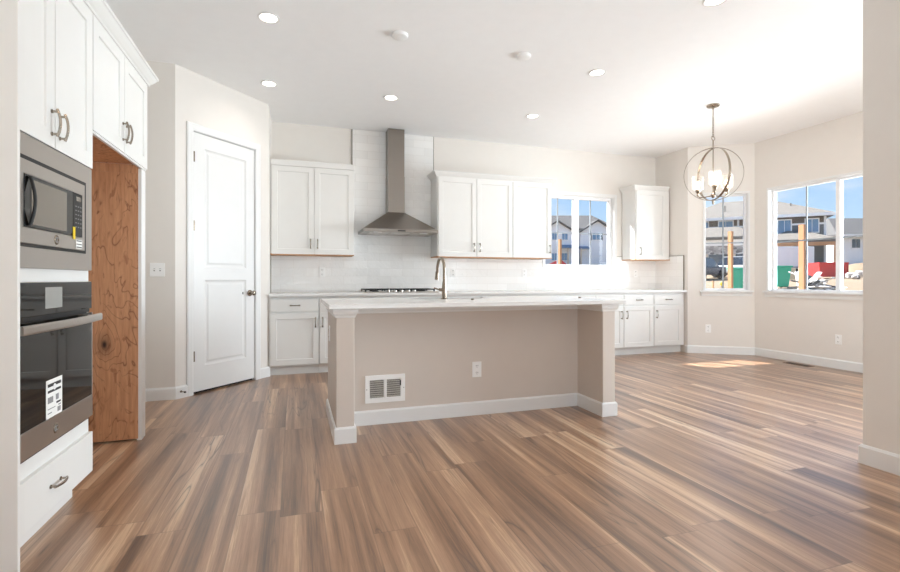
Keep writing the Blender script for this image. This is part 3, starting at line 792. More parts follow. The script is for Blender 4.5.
# ================================================================== ISLAND
isl = thing('kitchen_island', 'greige kitchen island with square end posts and white baseboard in the middle of the room', 'kitchen island')
ix0, ix1, iy0, iyb, iy1 = 0.262, 2.420, 3.214, 3.566, 4.02
pl_, pr_ = 0.380, 2.306
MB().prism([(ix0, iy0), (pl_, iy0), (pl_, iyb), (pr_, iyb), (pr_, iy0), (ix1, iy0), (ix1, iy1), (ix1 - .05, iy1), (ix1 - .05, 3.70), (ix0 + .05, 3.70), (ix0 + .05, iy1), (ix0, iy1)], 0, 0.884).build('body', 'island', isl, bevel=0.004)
path = [(ix0, iy1), (ix0, iy0), (pl_, iy0), (pl_, iyb), (pr_, iyb), (pr_, iy0), (ix1, iy0), (ix1, iy1)]
MB().sweep(path, [(0, 0), (0.013, 0), (0.013, 0.096), (0.006, 0.108), (0, 0.108)]).build('baseboard', 'trim', isl, bevel=0.001)
MB().sweep(path, [(0, 0), (0.006, 0.002), (0.008, 0.012), (0.018, 0.028), (0.022, 0.045), (0.022, 0.060), (0, 0.060)], 0.8242).build('cap_molding', 'trim', isl)
MB().box(ix0 + .03, ix1 - .03, 4.10, 4.13, 0.10, 0.884).build('cabinet_back', 'cab', isl)
MB().box(ix0 + .03, ix1 - .03, 4.04, 4.06, 0.0, 0.1).build('toe_kick', 'cab', isl)
# counter with a sink cut-out
SX0, SX1, SY0, SY1 = 0.93, 1.63, 3.80, 4.08
itop = MB()
cxs = [0.214, SX0, SX1, 2.498]; cys = [3.172, SY0, SY1, 4.17]
vv = {}
def tv(i, j, k):
    if (i, j, k) not in vv: vv[i, j, k] = itop.bm.verts.new((cxs[i], cys[j], (0.8846, 0.915)[k]))
    return vv[i, j, k]
for i in range(3):
    for j in range(3):
        if (i, j) == (1, 1): continue
        for k_ in (0, 1): itop.bm.faces.new((tv(i, j, k_), tv(i + 1, j, k_), tv(i + 1, j + 1, k_), tv(i, j + 1, k_)))
def side(p, q): itop.bm.faces.new((tv(*p, 0), tv(*q, 0), tv(*q, 1), tv(*p, 1)))
for i in range(3): side((i, 0), (i + 1, 0)); side((i, 3), (i + 1, 3))
for j in range(3): side((0, j), (0, j + 1)); side((3, j), (3, j + 1))
side((1, 1), (2, 1)); side((1, 2), (2, 2)); side((1, 1), (1, 2)); side((2, 1), (2, 2))
tag(itop.build('countertop', 'quartz', bevel=0.0025), 'white quartz countertop on the kitchen island', 'countertop')
sk = thing('sink', 'stainless undermount sink set in the island countertop', 'sink')
MB().box(SX0 - .01, SX1 + .01, SY0 - .01, SY0 + .002, 0.70, 0.8844).box(SX0 - .01, SX1 + .01, SY1 - .002, SY1 + .01, 0.70, 0.8844).box(SX0 - .01, SX0 + .002, SY0, SY1, 0.70, 0.8844).box(SX1 - .002, SX1 + .01, SY0, SY1, 0.70, 0.8844).box(SX0, SX1, SY0, SY1, 0.69, 0.70).build('basin', 'steel', sk)
# faucet
fx, fy = 1.168, 3.745
fa = thing('faucet', 'tall gooseneck pull-down faucet in brushed nickel on the island', 'faucet', (fx, fy, 0.9152))
MB().lathe([(0, 0), (0.026, 0), (0.026, 0.006), (0.020, 0.012), (0.019, 0.10), (0.016, 0.13), (0.0135, 0.15), (0, 0.15)], (0, 0, 0), 20).build('base', 'nickel', fa)
gp = [(0, 0, 0.14), (0, 0, 0.20), (0, 0, 0.245)]
for i in range(1, 15):
    a = math.pi * i / 14 * 1.02
    gp.append((0, 0.098 - 0.098 * math.cos(a), 0.245 + 0.095 * math.sin(a)))
gp.append((0, 0.205, 0.215))
MB().tube(gp, 0.0125, 14).build('neck', 'nickel', fa)
MB().cyl((0, 0.204, 0.228), (0, 0.214, 0.160), 0.015, 16, r2=0.019).build('spray_head', 'nickel', fa)
MB().cyl((0.0, 0.0, 0.075), (-0.045, 0.0, 0.078), 0.0125, 14).build('lever_hub', 'nickel', fa)
MB().cyl((-0.043, 0.0, 0.078), (-0.085, 0.012, 0.092), 0.006, 10).build('lever', 'nickel', fa)
for (x, y, lab) in ((1.345, 3.56, 'small dark button on the island counter just right of the faucet'), (2.35, 3.60, 'small dark button at the right end of the island counter')):
    tag(MB().lathe([(0, 0), (0.014, 0), (0.013, 0.010), (0, 0.012)], (x, y, 0.9152), 16).build('counter_button', 'hinge'), lab, 'button')

M['grilledark'] = simple('dim_grille_interior', (92, 88, 82), 0.8)
# return-air grille on the island
vg = thing('vent_grille', 'white rectangular return-air grille low on the island panel', 'vent', (0.4985, iyb, 0.160))
w_, h_ = 0.300, 0.204
MB().panel(0, w_, 0, h_, -0.010, -0.0005, [(0.032, 0.142, 0.034, 0.170), (0.158, 0.268, 0.034, 0.170)], [(0.003, 0.0075)]).build('frame', 'plate', vg, bevel=0.002)
for xa in (0.036, 0.162):
    MB().box(xa, xa + 0.102, -0.0028, -0.0022, 0.038, 0.166).build('dark_opening', 'grilledark', vg)
    lv = MB()
    for i in range(8): lv.box(xa, xa + 0.102, -0.006, -0.003, 0.043 + i * 0.0158, 0.0475 + i * 0.0158)
    for i in range(12): lv.box(xa + 0.004 + i * 0.0082, xa + 0.0062 + i * 0.0082, -0.0088, -0.006, 0.038, 0.166)
    lv.build('louvers', simple('pale_louver', (205, 202, 196), 0.4), vg)
MB().box(0.259, 0.268, -0.013, -0.0085, 0.120, 0.160).build('damper_lever', 'black', vg)
for x in (0.012, w_ - 0.010): MB().lathe([(0, 0), (0.004, 0), (0.003, -0.002), (0, -0.002)], (x, -0.010, h_ * 0.5), 10, 'Y').build('screw', 'slot', vg)

# outlets and switches -------------------------------------------------
def outlet(label, loc, rz=0.0, w=0.072, h=0.116, group='white wall outlets'):
    t = thing('wall_outlet', label, 'outlet', loc, rz, group)
    MB().box(-w / 2, w / 2, -0.006, -0.0003, -h / 2, h / 2).build('plate', 'plate', t, bevel=0.002)
    for z in (0.027, -0.027):
        s_ = MB().lathe([(0, 0), (0.0165, 0), (0.0165, -0.002), (0, -0.002)], (0, -0.0058, z), 18, 'Y').build('socket', 'plate', t)
        MB().box(-0.0085, -0.0055, -0.0085, -0.0079, z - 0.003, z + 0.009).box(0.0055, 0.0085, -0.0085, -0.0079, z - 0.003, z + 0.009).box(-0.002, 0.002, -0.0085, -0.0079, z - 0.012, z - 0.008).build('slots', 'ink', s_)
    return t
outlet('white wall outlet on the island front panel, right of the vent grille', (1.382, iyb, 0.362), w=0.078, h=0.122)
outlet('white outlet on the left side of the island post', (ix0, 3.80, 0.662), R(-90))
for x, lab in ((0.337, 'white outlet in the backsplash under the left two-door wall cabinet'), (2.074, 'white outlet in the backsplash just right of the faucet'),
               (3.163, 'white outlet in the backsplash under the single-door cabinet by the window'), (5.092, 'white outlet in the backsplash under the narrow corner cabinet')):
    outlet(lab, (x, ty, 1.165))
p = on(B1, B2, 0.27)
outlet('white wall outlet low on the angled nook wall under the narrow window', (p[0], p[1], 0.361), AB)
p = on(B2, (XN, YK), 1.10)
outlet('white wall outlet low on the nook side wall under the wide window', (p[0], p[1], 0.352), A3)
sw = thing('light_switch', 'white double light switch on the wall left of the pantry door', 'switch', (-1.154, PA[1], 1.162))
MB().box(-0.059, 0.059, -0.006, -0.0003, -0.060, 0.060).build('plate', 'plate', sw, bevel=0.002)
for x in (-0.023, 0.023):
    MB().box(x - 0.006, x + 0.006, -0.007, -0.0058, -0.013, 0.013).build('slot', 'slot', sw)
    MB().box(x - 0.004, x + 0.004, -0.014, -0.0062, -0.002, 0.009).build('toggle', 'plate', sw, bevel=0.001)
ds = thing('door_stop', 'small spring door stop on the baseboard left of the pantry door', 'door stop', (*on(PA, PB, 0.045), 0.062), AP)
MB().lathe([(0, -0.0135), (0.010, -0.0135), (0.010, -0.019), (0.005, -0.021), (0.005, -0.065), (0, -0.065)], (0, 0, 0), 12, 'Y').build('spring', 'nickel', ds)
MB().lathe([(0, -0.063), (0.008, -0.063), (0.008, -0.075), (0, -0.077)], (0, 0, 0), 12, 'Y').build('tip', 'black', ds)
fg = thing('floor_register', 'dark brown floor register beside the nook baseboard', 'vent', (6.05, 4.40, 0))
MB().box(-0.06, 0.06, -0.16, 0.16, 0.0003, 0.004).build('frame', 'register', fg, bevel=0.001)
for i in range(9): MB().box(-0.042, 0.042, -0.14 + i * 0.032, -0.122 + i * 0.032, 0.0041, 0.0046).build('slat_gap', 'dark', fg)

# ceiling fixtures ------------------------------------------------------
cans = [(-0.178, 3.785, 'recessed ceiling light nearest the oven cabinet, largest at the upper left'), (-0.235, 5.06, 'recessed ceiling light above the pantry door'),
        (0.981, 5.05, 'recessed ceiling light in front of the range hood duct'), (2.686, 5.10, 'recessed ceiling light above the cabinets right of the hood'),
        (2.693, 3.84, 'recessed ceiling light above the right end of the island'), (2.770, 2.59, 'recessed ceiling light cut by the top edge of the photo')]
WARM = (1.0, 0.94, 0.87)
for x, y, lab in cans:
    t = thing('recessed_light', lab, 'ceiling light', (x, y, CH), group='recessed ceiling lights')
    MB().lathe([(0.058, -0.001), (0.079, -0.001), (0.079, -0.005), (0.072, -0.008), (0.060, -0.004), (0.058, -0.001)], (0, 0, 0), 28).build('trim_ring', 'trim', t)
    MB().lathe([(0, -0.0008), (0.0595, -0.0008), (0.0595, -0.0035), (0, -0.0035)], (0, 0, 0), 28).build('lens', 'lens', t)
    light('can_light', 'AREA', (0, 0, -0.02), 1.6, WARM, size=0.11, direction=(0, 0, -1), parent=t, spread=R(150))
for x, y in ((-0.3, 0.6), (1.3, 0.6), (1.3, -1.2), (-0.3, -1.2)):  # unseen lamps added to warm the right wall and front floor
    t = thing('recessed_light', 'added unseen recessed light over the living area behind the viewpoint', 'ceiling light', (x, y, CH), group='added living area ceiling lights')
    MB().lathe([(0.058, -0.001), (0.079, -0.001), (0.079, -0.005), (0.072, -0.008), (0.060, -0.004), (0.058, -0.001)], (0, 0, 0), 20).build('trim_ring', 'trim', t)
    MB().lathe([(0, -0.0008), (0.0595, -0.0008), (0.0595, -0.0035), (0, -0.0035)], (0, 0, 0), 20).build('lens', 'lens', t)
    light('living_warm_fill', 'AREA', (0, 0, -0.02), 3.6, (1.0, 0.72, 0.45), size=0.11, direction=(0, 0, -1), parent=t, spread=R(150))
for x, y, lab in ((0.796, 3.725, 'round white blank cover on the ceiling above the left half of the island'), (1.885, 3.745, 'round white blank cover on the ceiling above the right half of the island')):
    t = MB().lathe([(0, -0.0005), (0.064, -0.0005), (0.064, -0.010), (0.058, -0.022), (0.045, -0.027), (0, -0.028)], (x, y, CH), 28).build('ceiling_cover', 'plate')
    tag(t, lab, 'ceiling cover', 'round ceiling covers')

# chandelier ------------------------------------------------------------
chx, chy, chz = 4.425, 4.165, 2.243
cn = thing('chandelier', 'brushed nickel orb chandelier with three lit glass shades hanging in the dining nook', 'chandelier', (chx, chy, 0))
MB().lathe([(0, CH - .0005), (0.066, CH - .0005), (0.066, CH - .012), (0.058, CH - .020), (0.012, CH - .026), (0.010, CH - .045), (0, CH - .045)], (0, 0, 0), 28).build('canopy', 'nickel', cn)
MB().cyl((0, 0, CH - .04), (0, 0, 2.90), 0.006, 10).build('upper_stem', 'nickel', cn)
zc = 2.895
for i in range(9):
    pts = []
    for q in range(14):
        a = 2 * math.pi * q / 14
        u_, v_ = 0.009 * math.cos(a), 0.0175 * math.sin(a)
        pts.append((u_, 0, zc - 0.0135 + v_) if i % 2 else (0, u_, zc - 0.0135 + v_))
    MB().tube(pts, 0.0028, 6, closed=True).build('chain_link', 'nickel', cn)
    zc -= 0.0265
MB().tube([(0.024 * math.cos(a), 0.004 * math.sin(a), zc - 0.014 + 0.024 * math.sin(a)) for a in [2 * math.pi * q / 18 for q in range(18)]], 0.0035, 6, closed=True).build('loop', 'nickel', cn)
MB().tube([(0.012 + 0.035 * math.sin(a * 1.0), 0.01, CH - 0.06 - 0.30 * i / 20) for i, a in enumerate([math.pi * q / 10 for q in range(21)])], 0.0022, 6).build('cord', 'plate', cn)
MB().cyl((0, 0, zc - 0.036), (0, 0, 2.03), 0.0065, 12).build('stem', 'nickel', cn)
RR = 0.294
va = math.atan2(chy, chx)   # direction from the viewpoint
def ring(ang, rad, half, th):
    """vertical flat band ring whose plane contains Z; ang = direction of its horizontal diameter"""
    m = MB(); n = 72; rows = []
    ux, uy = math.cos(ang), math.sin(ang); nx, ny = -uy, ux
    for i in range(n):
        a = 2 * math.pi * i / n
        row = []
        for (r_, s_) in ((rad, -half), (rad, half), (rad - th, half), (rad - th, -half)):
            c_, z_ = r_ * math.cos(a), r_ * math.sin(a)
            row.append(m.bm.verts.new((ux * c_ + nx * s_, uy * c_ + ny * s_, chz + z_)))
        rows.append(row)
    for i in range(n):
        A_, B_ = rows[i], rows[(i + 1) % n]
        for k_ in range(4): m.bm.faces.new((A_[k_], A_[(k_ + 1) % 4], B_[(k_ + 1) % 4], B_[k_]))
    m.smooth = True
    return m
ring(va + R(90), RR, 0.0125, 0.004).build('ring', 'nickel', cn)
ring(va + R(90) - R(57), RR - 0.006, 0.0125, 0.004).build('ring', 'nickel', cn)
MB().lathe([(0, 1.905), (0.010, 1.910), (0.012, 1.930), (0.012, 1.965), (0, 1.968)], (0, 0, 0), 14).build('finial', 'nickel', cn)
MB().lathe([(0, 2.015), (0.012, 2.022), (0.024, 2.04), (0.024, 2.052), (0.014, 2.066), (0.008, 2.085), (0, 2.09)], (0, 0, -0.04), 18).build('hub', 'nickel', cn)
for i in range(3):
    a = va + math.pi + i * 2 * math.pi / 3 + R(6)
    dx, dy = math.cos(a), math.sin(a); r_ = 0.165
    ar = MB().tube([(dx * 0.02, dy * 0.02, 2.005), (dx * 0.08, dy * 0.08, 2.0), (dx * 0.14, dy * 0.14, 2.0), (dx * r_, dy * r_, 2.022)], 0.006, 8).build('arm', 'nickel', cn)
    MB().lathe([(0, 2.036), (0.010, 2.040), (0.014, 2.055), (0.010, 2.068), (0.022, 2.085), (0.030, 2.104), (0.030, 2.112), (0, 2.112)], (dx * r_, dy * r_, -0.022), 18).build('lamp_cup', 'nickel', ar)
    sh = MB().lathe([(0.036, 2.1125), (0.056, 2.122), (0.058, 2.14), (0.060, 2.265), (0.057, 2.265), (0.055, 2.14), (0.053, 2.125), (0.034, 2.1155), (0.036, 2.1125)], (dx * r_, dy * r_, -0.022), 28)
    sh.build('lamp_shade', 'shade', cn)
    MB().lathe([(0, 2.1125), (0.012, 2.115), (0.013, 2.150), (0.020, 2.175), (0.021, 2.190), (0.014, 2.208), (0, 2.214)], (dx * r_, dy * r_, -0.022), 18).build('bulb', 'bulb', cn)
light('chandelier_glow', 'POINT', (0, 0, 2.17), 13, (1.0, 0.95, 0.90), parent=cn, shadow_soft_size=0.10)
# ================================================================== OUTSIDE
def gz(x, y): return -0.3 + 0.045 * math.hypot(x - 3, y - 6)
def dirt():
    t = NT('pale_construction_dirt')
    v = t.coord()
    n1 = t.noise(v, 0.5, 6, 0.6); n2 = t.noise(v, 6.0, 4, 0.6)
    t.l(t.ramp(t.math('ADD', t.math('MULTIPLY', n1, 0.6), t.math('MULTIPLY', n2, 0.4)), [(0.35, lin((122, 106, 86))), (0.6, lin((140, 124, 103)))]), t.b.inputs['Base Color'])
    t.b.inputs['Roughness'].default_value = 0.95
    t.bump(n2, 0.5, 0.05)
    return t.m
M['dirt'] = dirt()
def siding(name, rgb, pitch=0.16):
    t = NT(name); tcx = t.n('ShaderNodeTexCoord'); sp = t.n('ShaderNodeSeparateXYZ'); t.l(tcx.outputs['Object'], sp.inputs[0])
    f = t.math('FRACT', t.math('DIVIDE', sp.outputs[2], pitch))
    c = lin(rgb); d = tuple(x * 0.72 for x in c[:3]) + (1,)
    t.l(t.ramp(f, [(0.0, d), (0.10, c), (1.0, c)]), t.b.inputs['Base Color']); t.b.inputs['Roughness'].default_value = 0.6
    return t.m
M['whitesiding'] = siding('white_lap_siding', (240, 242, 245)); M['greysiding'] = siding('charcoal_lap_siding', (104, 106, 108)); M['brownsiding'] = siding('brown_lap_siding', (112, 99, 86))
def shingle(name, rgb):
    t = NT(name); v = t.coord(scale=(1, 1, 3)); n = t.noise(v, 3.0, 5, 0.7)
    c = lin(rgb); d = tuple(x * 0.75 for x in c[:3]) + (1,)
    t.l(t.ramp(n, [(0.35, d), (0.65, c)]), t.b.inputs['Base Color']); t.b.inputs['Roughness'].default_value = 0.9
    return t.m
M['roofgrey'] = shingle('grey_shingles', (92, 91, 90)); M['rooflight'] = shingle('pale_shingles', (120, 115, 108))
def stone():
    t = NT('grey_ledge_stone'); v = t.coord(scale=(1, 1, 2)); x = t.n('ShaderNodeTexVoronoi'); x.inputs['Scale'].default_value = 3.2; t.l(v, x.inputs['Vector'])
    t.l(t.ramp(x.outputs['Color'], [(0.2, lin((110, 106, 104))), (0.8, lin((205, 200, 196)))]), t.b.inputs['Base Color']); t.b.inputs['Roughness'].default_value = 0.9
    return t.m
M['stone'] = stone()
M['extwhite'] = simple('white_exterior_trim', (244, 244, 244), 0.5); M['bluewin'] = simple('blue_reflecting_window', (110, 146, 180), 0.08, spec=0.9)
M['darkwin'] = simple('dark_window', (52, 60, 70), 0.08, spec=0.9); M['shutter'] = simple('slate_shutter', (84, 96, 112), 0.6)
M['awning'] = simple('slate_blue_roofing', (112, 130, 152), 0.7); M['lumber'] = simple('fresh_lumber', (196, 146, 104), 0.7); M['beige'] = simple('beige_column', (206, 192, 172), 0.7)
M['teal'] = simple('green_bin_plastic', (30, 182, 148), 0.4); M['red'] = simple('red_painted_steel', (206, 62, 62), 0.5); M['darkred'] = simple('dark_red_steel', (150, 34, 40), 0.5)
M['truckwhite'] = simple('white_truck_paint', (236, 238, 240), 0.35); M['navy'] = simple('navy_car_paint', (34, 46, 70), 0.25); M['tyre'] = simple('rubber', (30, 30, 30), 0.8)
M['scrapw'] = simple('white_scrap', (226, 226, 226), 0.6); M['tan'] = simple('tan_card', (222, 200, 168), 0.8)

# ground
g = bmesh.new(); NX = 44; NY = 44; vs = {}
for i in range(NX + 1):
    for j in range(NY + 1):
        x = -20 + 110 * i / NX; y = YB + T + 0.02 + 90 * j / NY if False else -25 + 115 * j / NY
        z = gz(x, y) - 0.35 * math.exp(-((x - 3) ** 2 + (y - 4) ** 2) / 60.0) + random.uniform(-0.03, 0.03)
        vs[i, j] = g.verts.new((x, y, z - (1.6 if (-4 < x < 8.5 and -6 < y < 8) else 0)))
for i in range(NX):
    for j in range(NY): g.faces.new((vs[i, j], vs[i + 1, j], vs[i + 1, j + 1], vs[i, j + 1]))
gm = MB(); gm.bm.free(); gm.bm = g; gm.smooth = True
struct(gm.build('ground', 'dirt'))

def hip(mb, x0, x1, y0, y1, z, rise, inset, th=0.22):
    """hip roof with its ridge along x"""
    ym = (y0 + y1) / 2
    mb.hull([(x0, y0, z - th), (x1, y0, z - th), (x1, y1, z - th), (x0, y1, z - th), (x0, y0, z), (x1, y0, z), (x1, y1, z), (x0, y1, z), (x0 + inset, ym, z + rise), (x1 - inset, ym, z + rise)],
            [(0, 3, 2, 1), (0, 1, 5, 4), (1, 2, 6, 5), (2, 3, 7, 6), (3, 0, 4, 7), (4, 5, 9, 8), (5, 6, 9), (6, 7, 8, 9), (7, 4, 8)])
    return mb
def win(parent, x0, x1, z0, z1, y, glassm='bluewin', fr=0.10, shutters=False):
    w = MB().box(x0 - fr, x1 + fr, y - 0.06, y + 0.02, z0 - fr, z1 + fr).build('window', 'extwhite', parent)
    MB().box(x0, (x0 + x1) / 2 - .025, y - 0.075, y - 0.055, z0, z1).build('pane', glassm, w)
    MB().box((x0 + x1) / 2 + .025, x1, y - 0.075, y - 0.055, z0, z1).build('pane', glassm, w)
    if shutters:
        for a in (x0 - fr - 0.28, x1 + fr): MB().box(a, a + 0.28, y - 0.05, y + 0.01, z0 - 0.05, z1 + 0.05).build('shutter', 'shutter', parent)

# white house with two gables, seen through the kitchen window
HA = thing('house', 'white two-gabled house with grey roof seen through the kitchen window', 'house', (30.22, 55.37, 2.2), R(-18))
MB().box(-4, 9.9, 0.6, 9, -0.6, 5.3).build('wall', 'whitesiding', HA)
hip(MB(), -4.5, 10.3, 0.1, 9.5, 5.42, 2.3, 2.2).build('roof', 'roofgrey', HA)
def gable(x0, x1, zt, zp, yf=0.0):
    xm = (x0 + x1) / 2
    MB().hull([(x0, yf, -0.6), (x1, yf, -0.6), (x1, yf, zt), (xm, yf, zp), (x0, yf, zt), (x0, yf + 4, -0.6), (x1, yf + 4, -0.6), (x1, yf + 4, zt), (xm, yf + 4, zp), (x0, yf + 4, zt)],
              [(0, 1, 2, 3, 4), (5, 9, 8, 7, 6), (0, 5, 6, 1), (1, 6, 7, 2), (2, 7, 8, 3), (3, 8, 9, 4), (4, 9, 5, 0)]).build('gable_wall', 'whitesiding', HA)
    o = 0.35; m = (zp - zt) / (xm - x0)
    MB().hull([(x0 - o, yf - .3, zt - o * m), (xm, yf - .3, zp), (x1 + o, yf - .3, zt - o * m), (x1 + o, yf - .3, zt - o * m + .2), (xm, yf - .3, zp + .24), (x0 - o, yf - .3, zt - o * m + .2),
               (x0 - o, yf + 4, zt - o * m), (xm, yf + 4, zp), (x1 + o, yf + 4, zt - o * m), (x1 + o, yf + 4, zt - o * m + .2), (xm, yf + 4, zp + .24), (x0 - o, yf + 4, zt - o * m + .2)],
              [(0, 1, 4, 5), (1, 2, 3, 4), (6, 11, 10, 7), (7, 10, 9, 8), (0, 6, 7, 1), (1, 7, 8, 2), (5, 4, 10, 11), (4, 3, 9, 10), (0, 5, 11, 6), (2, 8, 9, 3)]).build('gable_roof', 'roofgrey', HA)
gable(0.2, 4.3, 5.0, 6.25); gable(5.2, 9.7, 4.9, 6.35)
for a, b in ((1.55, 2.25), (2.85, 3.55)): win(HA, a, b, 3.95, 4.85, -0.0)
win(HA, 6.75, 7.75, 3.95, 4.8, -0.0, 'bluewin', 0.08, True)
for a, b in ((1.5, 2.2), (2.7, 3.5)): win(HA, a, b, 1.3, 2.2, -0.0)
MB().hull([(2.4, -1.3, 2.75), (4.4, -1.3, 2.75), (4.4, 0.0, 3.15), (2.4, 0.0, 3.15), (2.4, -1.3, 2.9), (4.4, -1.3, 2.9), (4.4, 0, 3.3), (2.4, 0, 3.3)], [(0, 3, 2, 1), (4, 5, 6, 7), (0, 1, 5, 4), (1, 2, 6, 5), (2, 3, 7, 6), (3, 0, 4, 7)]).build('porch_roof', 'awning', HA)
MB().hull([(4.9, -1.0, 2.65), (6.2, -1.0, 2.65), (6.2, 0.0, 2.95), (4.9, 0.0, 2.95), (4.9, -1.0, 2.8), (6.2, -1.0, 2.8), (6.2, 0, 3.1), (4.9, 0, 3.1)], [(0, 3, 2, 1), (4, 5, 6, 7), (0, 1, 5, 4), (1, 2, 6, 5), (2, 3, 7, 6), (3, 0, 4, 7)]).build('porch_roof', 'awning', HA)
for x in (3.35, 4.25, 5.0): MB().box(x - .08, x + .08, -1.2, -1.04, -0.3, 2.75).build('porch_post', 'beige', HA)
MB().box(4.55, 5.15, 0.55, 0.62, -0.2, 2.3).build('door', 'darkwin', HA)
MB().box(6.0, 9.4, -0.05, 0.02, 1.75, 1.87).build('trim_band', 'extwhite', HA)
MB().box(6.3, 7.5, -0.06, 0.01, 0.2, 0.75).build('garden_window', 'darkwin', HA)
MB().box(7.9, 8.7, -0.06, 0.01, 0.2, 0.75).build('garden_window', 'darkwin', HA)

# charcoal house across the lot
HB = thing('house', 'charcoal and brown two-storey house with pale hip roof behind the nook windows', 'house', (40.05, 26.94, 1.5), R(-45))
HB.scale = (0.84, 1, 1)
MB().box(-12.5, 0, 0, 9, -0.6, 4.0).build('lower_wall', 'greysiding', HB)
MB().box(-12.5, 0, 0.01, 9, 4.0, 4.68).build('upper_wall', 'brownsiding', HB)
hip(MB(), -13.0, 0.55, -0.55, 9.5, 4.80, 2.0, 4.6).build('roof', 'rooflight', HB)
MB().box(-13.0, 0.55, -0.60, -0.54, 4.56, 4.80).build('fascia', 'extwhite', HB)
MB().box(-12.5, 0.03, -0.04, 0.0, 3.93, 4.08).build('trim_band', 'extwhite', HB)
for x in (-0.16, -4.9, -7.2): MB().box(x, x + 0.18, -0.05, 0.0, -0.5, 4.6).build('corner_board', 'extwhite', HB)
for a, b, c_, d in ((-1.55, -0.60, 3.35, 4.35), (-3.75, -2.75, 3.35, 4.35), (-6.6, -5.9, 4.15, 4.5), (-8.8, -7.6, 3.3, 4.5), (-10.4, -9.8, 4.0, 4.5)): win(HB, a, b, c_, d, 0.0)
hip(MB(), -5.3, 0.4, -2.4, 2.0, 2.62, 0.85, 2.2).build('porch_roof', 'rooflight', HB)
MB().box(-5.25, 0.35, -2.36, -2.26, 2.12, 2.40).build('porch_beam', 'lumber', HB)
for x in (-5.1, 0.15): MB().box(x - .1, x + .1, -2.38, -2.18, -0.5, 2.12).build('porch_post', 'lumber', HB)
win(HB, -2.6, -1.8, 0.2, 1.95, 0.0, 'bluewin', 0.16); win(HB, -4.6, -3.7, 0.5, 1.9, 0.0, 'darkwin', 0.10)
MB().box(-1.55, 0.02, -0.08, 0.0, -0.6, 0.75).build('stone_base', 'stone', HB)
MB().box(-12.8, -5.6, -3.0, -0.02, -0.6, 2.75).build('garage_wall', 'stone', HB)
hip(MB(), -13.1, -5.3, -3.4, 0.6, 2.95, 0.95, 2.0).build('garage_roof', 'rooflight', HB)
MB().box(-12.85, -5.55, -3.06, -3.0, 2.25, 2.76).build('garage_fascia', 'extwhite', HB)
for a, b in ((-12.4, -10.4), (-9.8, -8.0), (-7.6, -6.0)): MB().box(a, b, -3.05, -3.0, -0.4, 1.55).build('garage_door', 'darkwin', HB)
for x in (-10.1, -7.8, -5.75): MB().box(x - .22, x + .22, -3.14, -3.0, -0.4, 1.6).build('garage_column', 'beige', HB)
for x, y in ((-6.3, 1.6), (-8.2, 1.2), (-2.4, 1.9)): MB().cyl((x, y, 5.2), (x, y, 6.0), 0.06, 8).build('roof_vent', 'roofgrey', HB)

HC = thing('house', 'white house with grey roof at the right edge of the wide nook window', 'house', (51.74, 33.66, 2.0), R(-18))
MB().box(0, 9, 0, 7, -0.6, 3.35).build('wall', 'whitesiding', HC)
hip(MB(), -0.6, 9.6, -0.6, 7.6, 3.5, 2.1, 2.4).build('roof', 'roofgrey', HC)
MB().box(-0.6, 9.6, -0.66, -0.6, 3.28, 3.5).build('fascia', 'extwhite', HC)
for a, b in ((1.35, 2.15), (2.6, 3.4)): win(HC, a, b, 2.2, 3.05, 0.0, 'darkwin')
# things on the building lot
tr = thing('box_trailer', 'white enclosed box trailer parked on the dirt behind the lumber posts', 'trailer', (33.2, 24.4, gz(33.2, 24.4)), R(-20))
MB().box(-1.35, 1.35, 0, 3.0, 0.62, 2.05).build('cargo_box', 'truckwhite', tr, bevel=0.04)
MB().box(-1.35, 1.35, -0.03, 0.05, 0.50, 0.66).build('bumper', 'slot', tr)
for x in (-1.05, 1.05):
    for y in (0.9, 2.2): MB().lathe([(0, -0.12), (0.36, -0.12), (0.36, 0.12), (0, 0.12)], (x, y, 0.36), 20, 'X').build('wheel', 'tyre', tr)
def bin_(label, x, y, rz):
    t = thing('trash_bin', label, 'bin', (x, y, gz(x, y) + 0.03), rz, 'green trash bins')
    MB().hull([(-.25, -.28, .06), (.25, -.28, .06), (.25, .28, .06), (-.25, .28, .06), (-.33, -.38, .95), (.33, -.38, .95), (.33, .38, .95), (-.33, .38, .95)], [(0, 3, 2, 1), (4, 5, 6, 7), (0, 1, 5, 4), (1, 2, 6, 5), (2, 3, 7, 6), (3, 0, 4, 7)]).build('body', 'teal', t, bevel=0.03)
    MB().box(-.36, .36, -.42, .40, 0.952, 1.01).build('lid', 'teal', t, bevel=0.02)
    for x_ in (-.27, .27): MB().lathe([(0, -.03), (.11, -.03), (.11, .03), (0, .03)], (x_, .30, .11), 16, 'X').build('wheel', 'tyre', t)
bin_('green wheeled trash bin seen through the narrow nook window', 18.5, 16.1, R(-35))
bin_('green trash bin at the left edge of the wide nook window', 21.2, 16.3, R(-20))
tag(MB().box(-0.45, 0.45, 0, 0.5, 0, 0.55).build('cardboard_box', 'tan', loc=(22.4, 16.9, gz(22.4, 16.9) + .35), rot=(0, 0, R(-25))), 'pale cardboard box stacked beside the green trash bin', 'box')
def post(label, x, y, zt, w=0.105):
    z = gz(x, y) - 0.4
    o = MB().box(-w / 2, w / 2, -w / 2, w / 2, 0, zt - z).build('lumber_post', 'lumber', loc=(x, y, z), rot=(0, 0, R(12)))
    tag(o, label, 'post', 'fresh lumber posts')
post('tall fresh lumber post outside the narrow nook window', 9.51, 8.47, 2.17, 0.08)
post('tall fresh lumber post outside the wide nook window', 12.08, 8.69, 2.44, 0.115)
post('slim lumber post outside the kitchen window', 13.18, 22.01, 3.15, 0.13)
dp = thing('dumpster', 'red open-top steel dumpster on the building lot', 'dumpster', (31.3, 20.6, gz(31.3, 20.6)), R(-18))
dp.scale = (0.82, 0.82, 0.82)
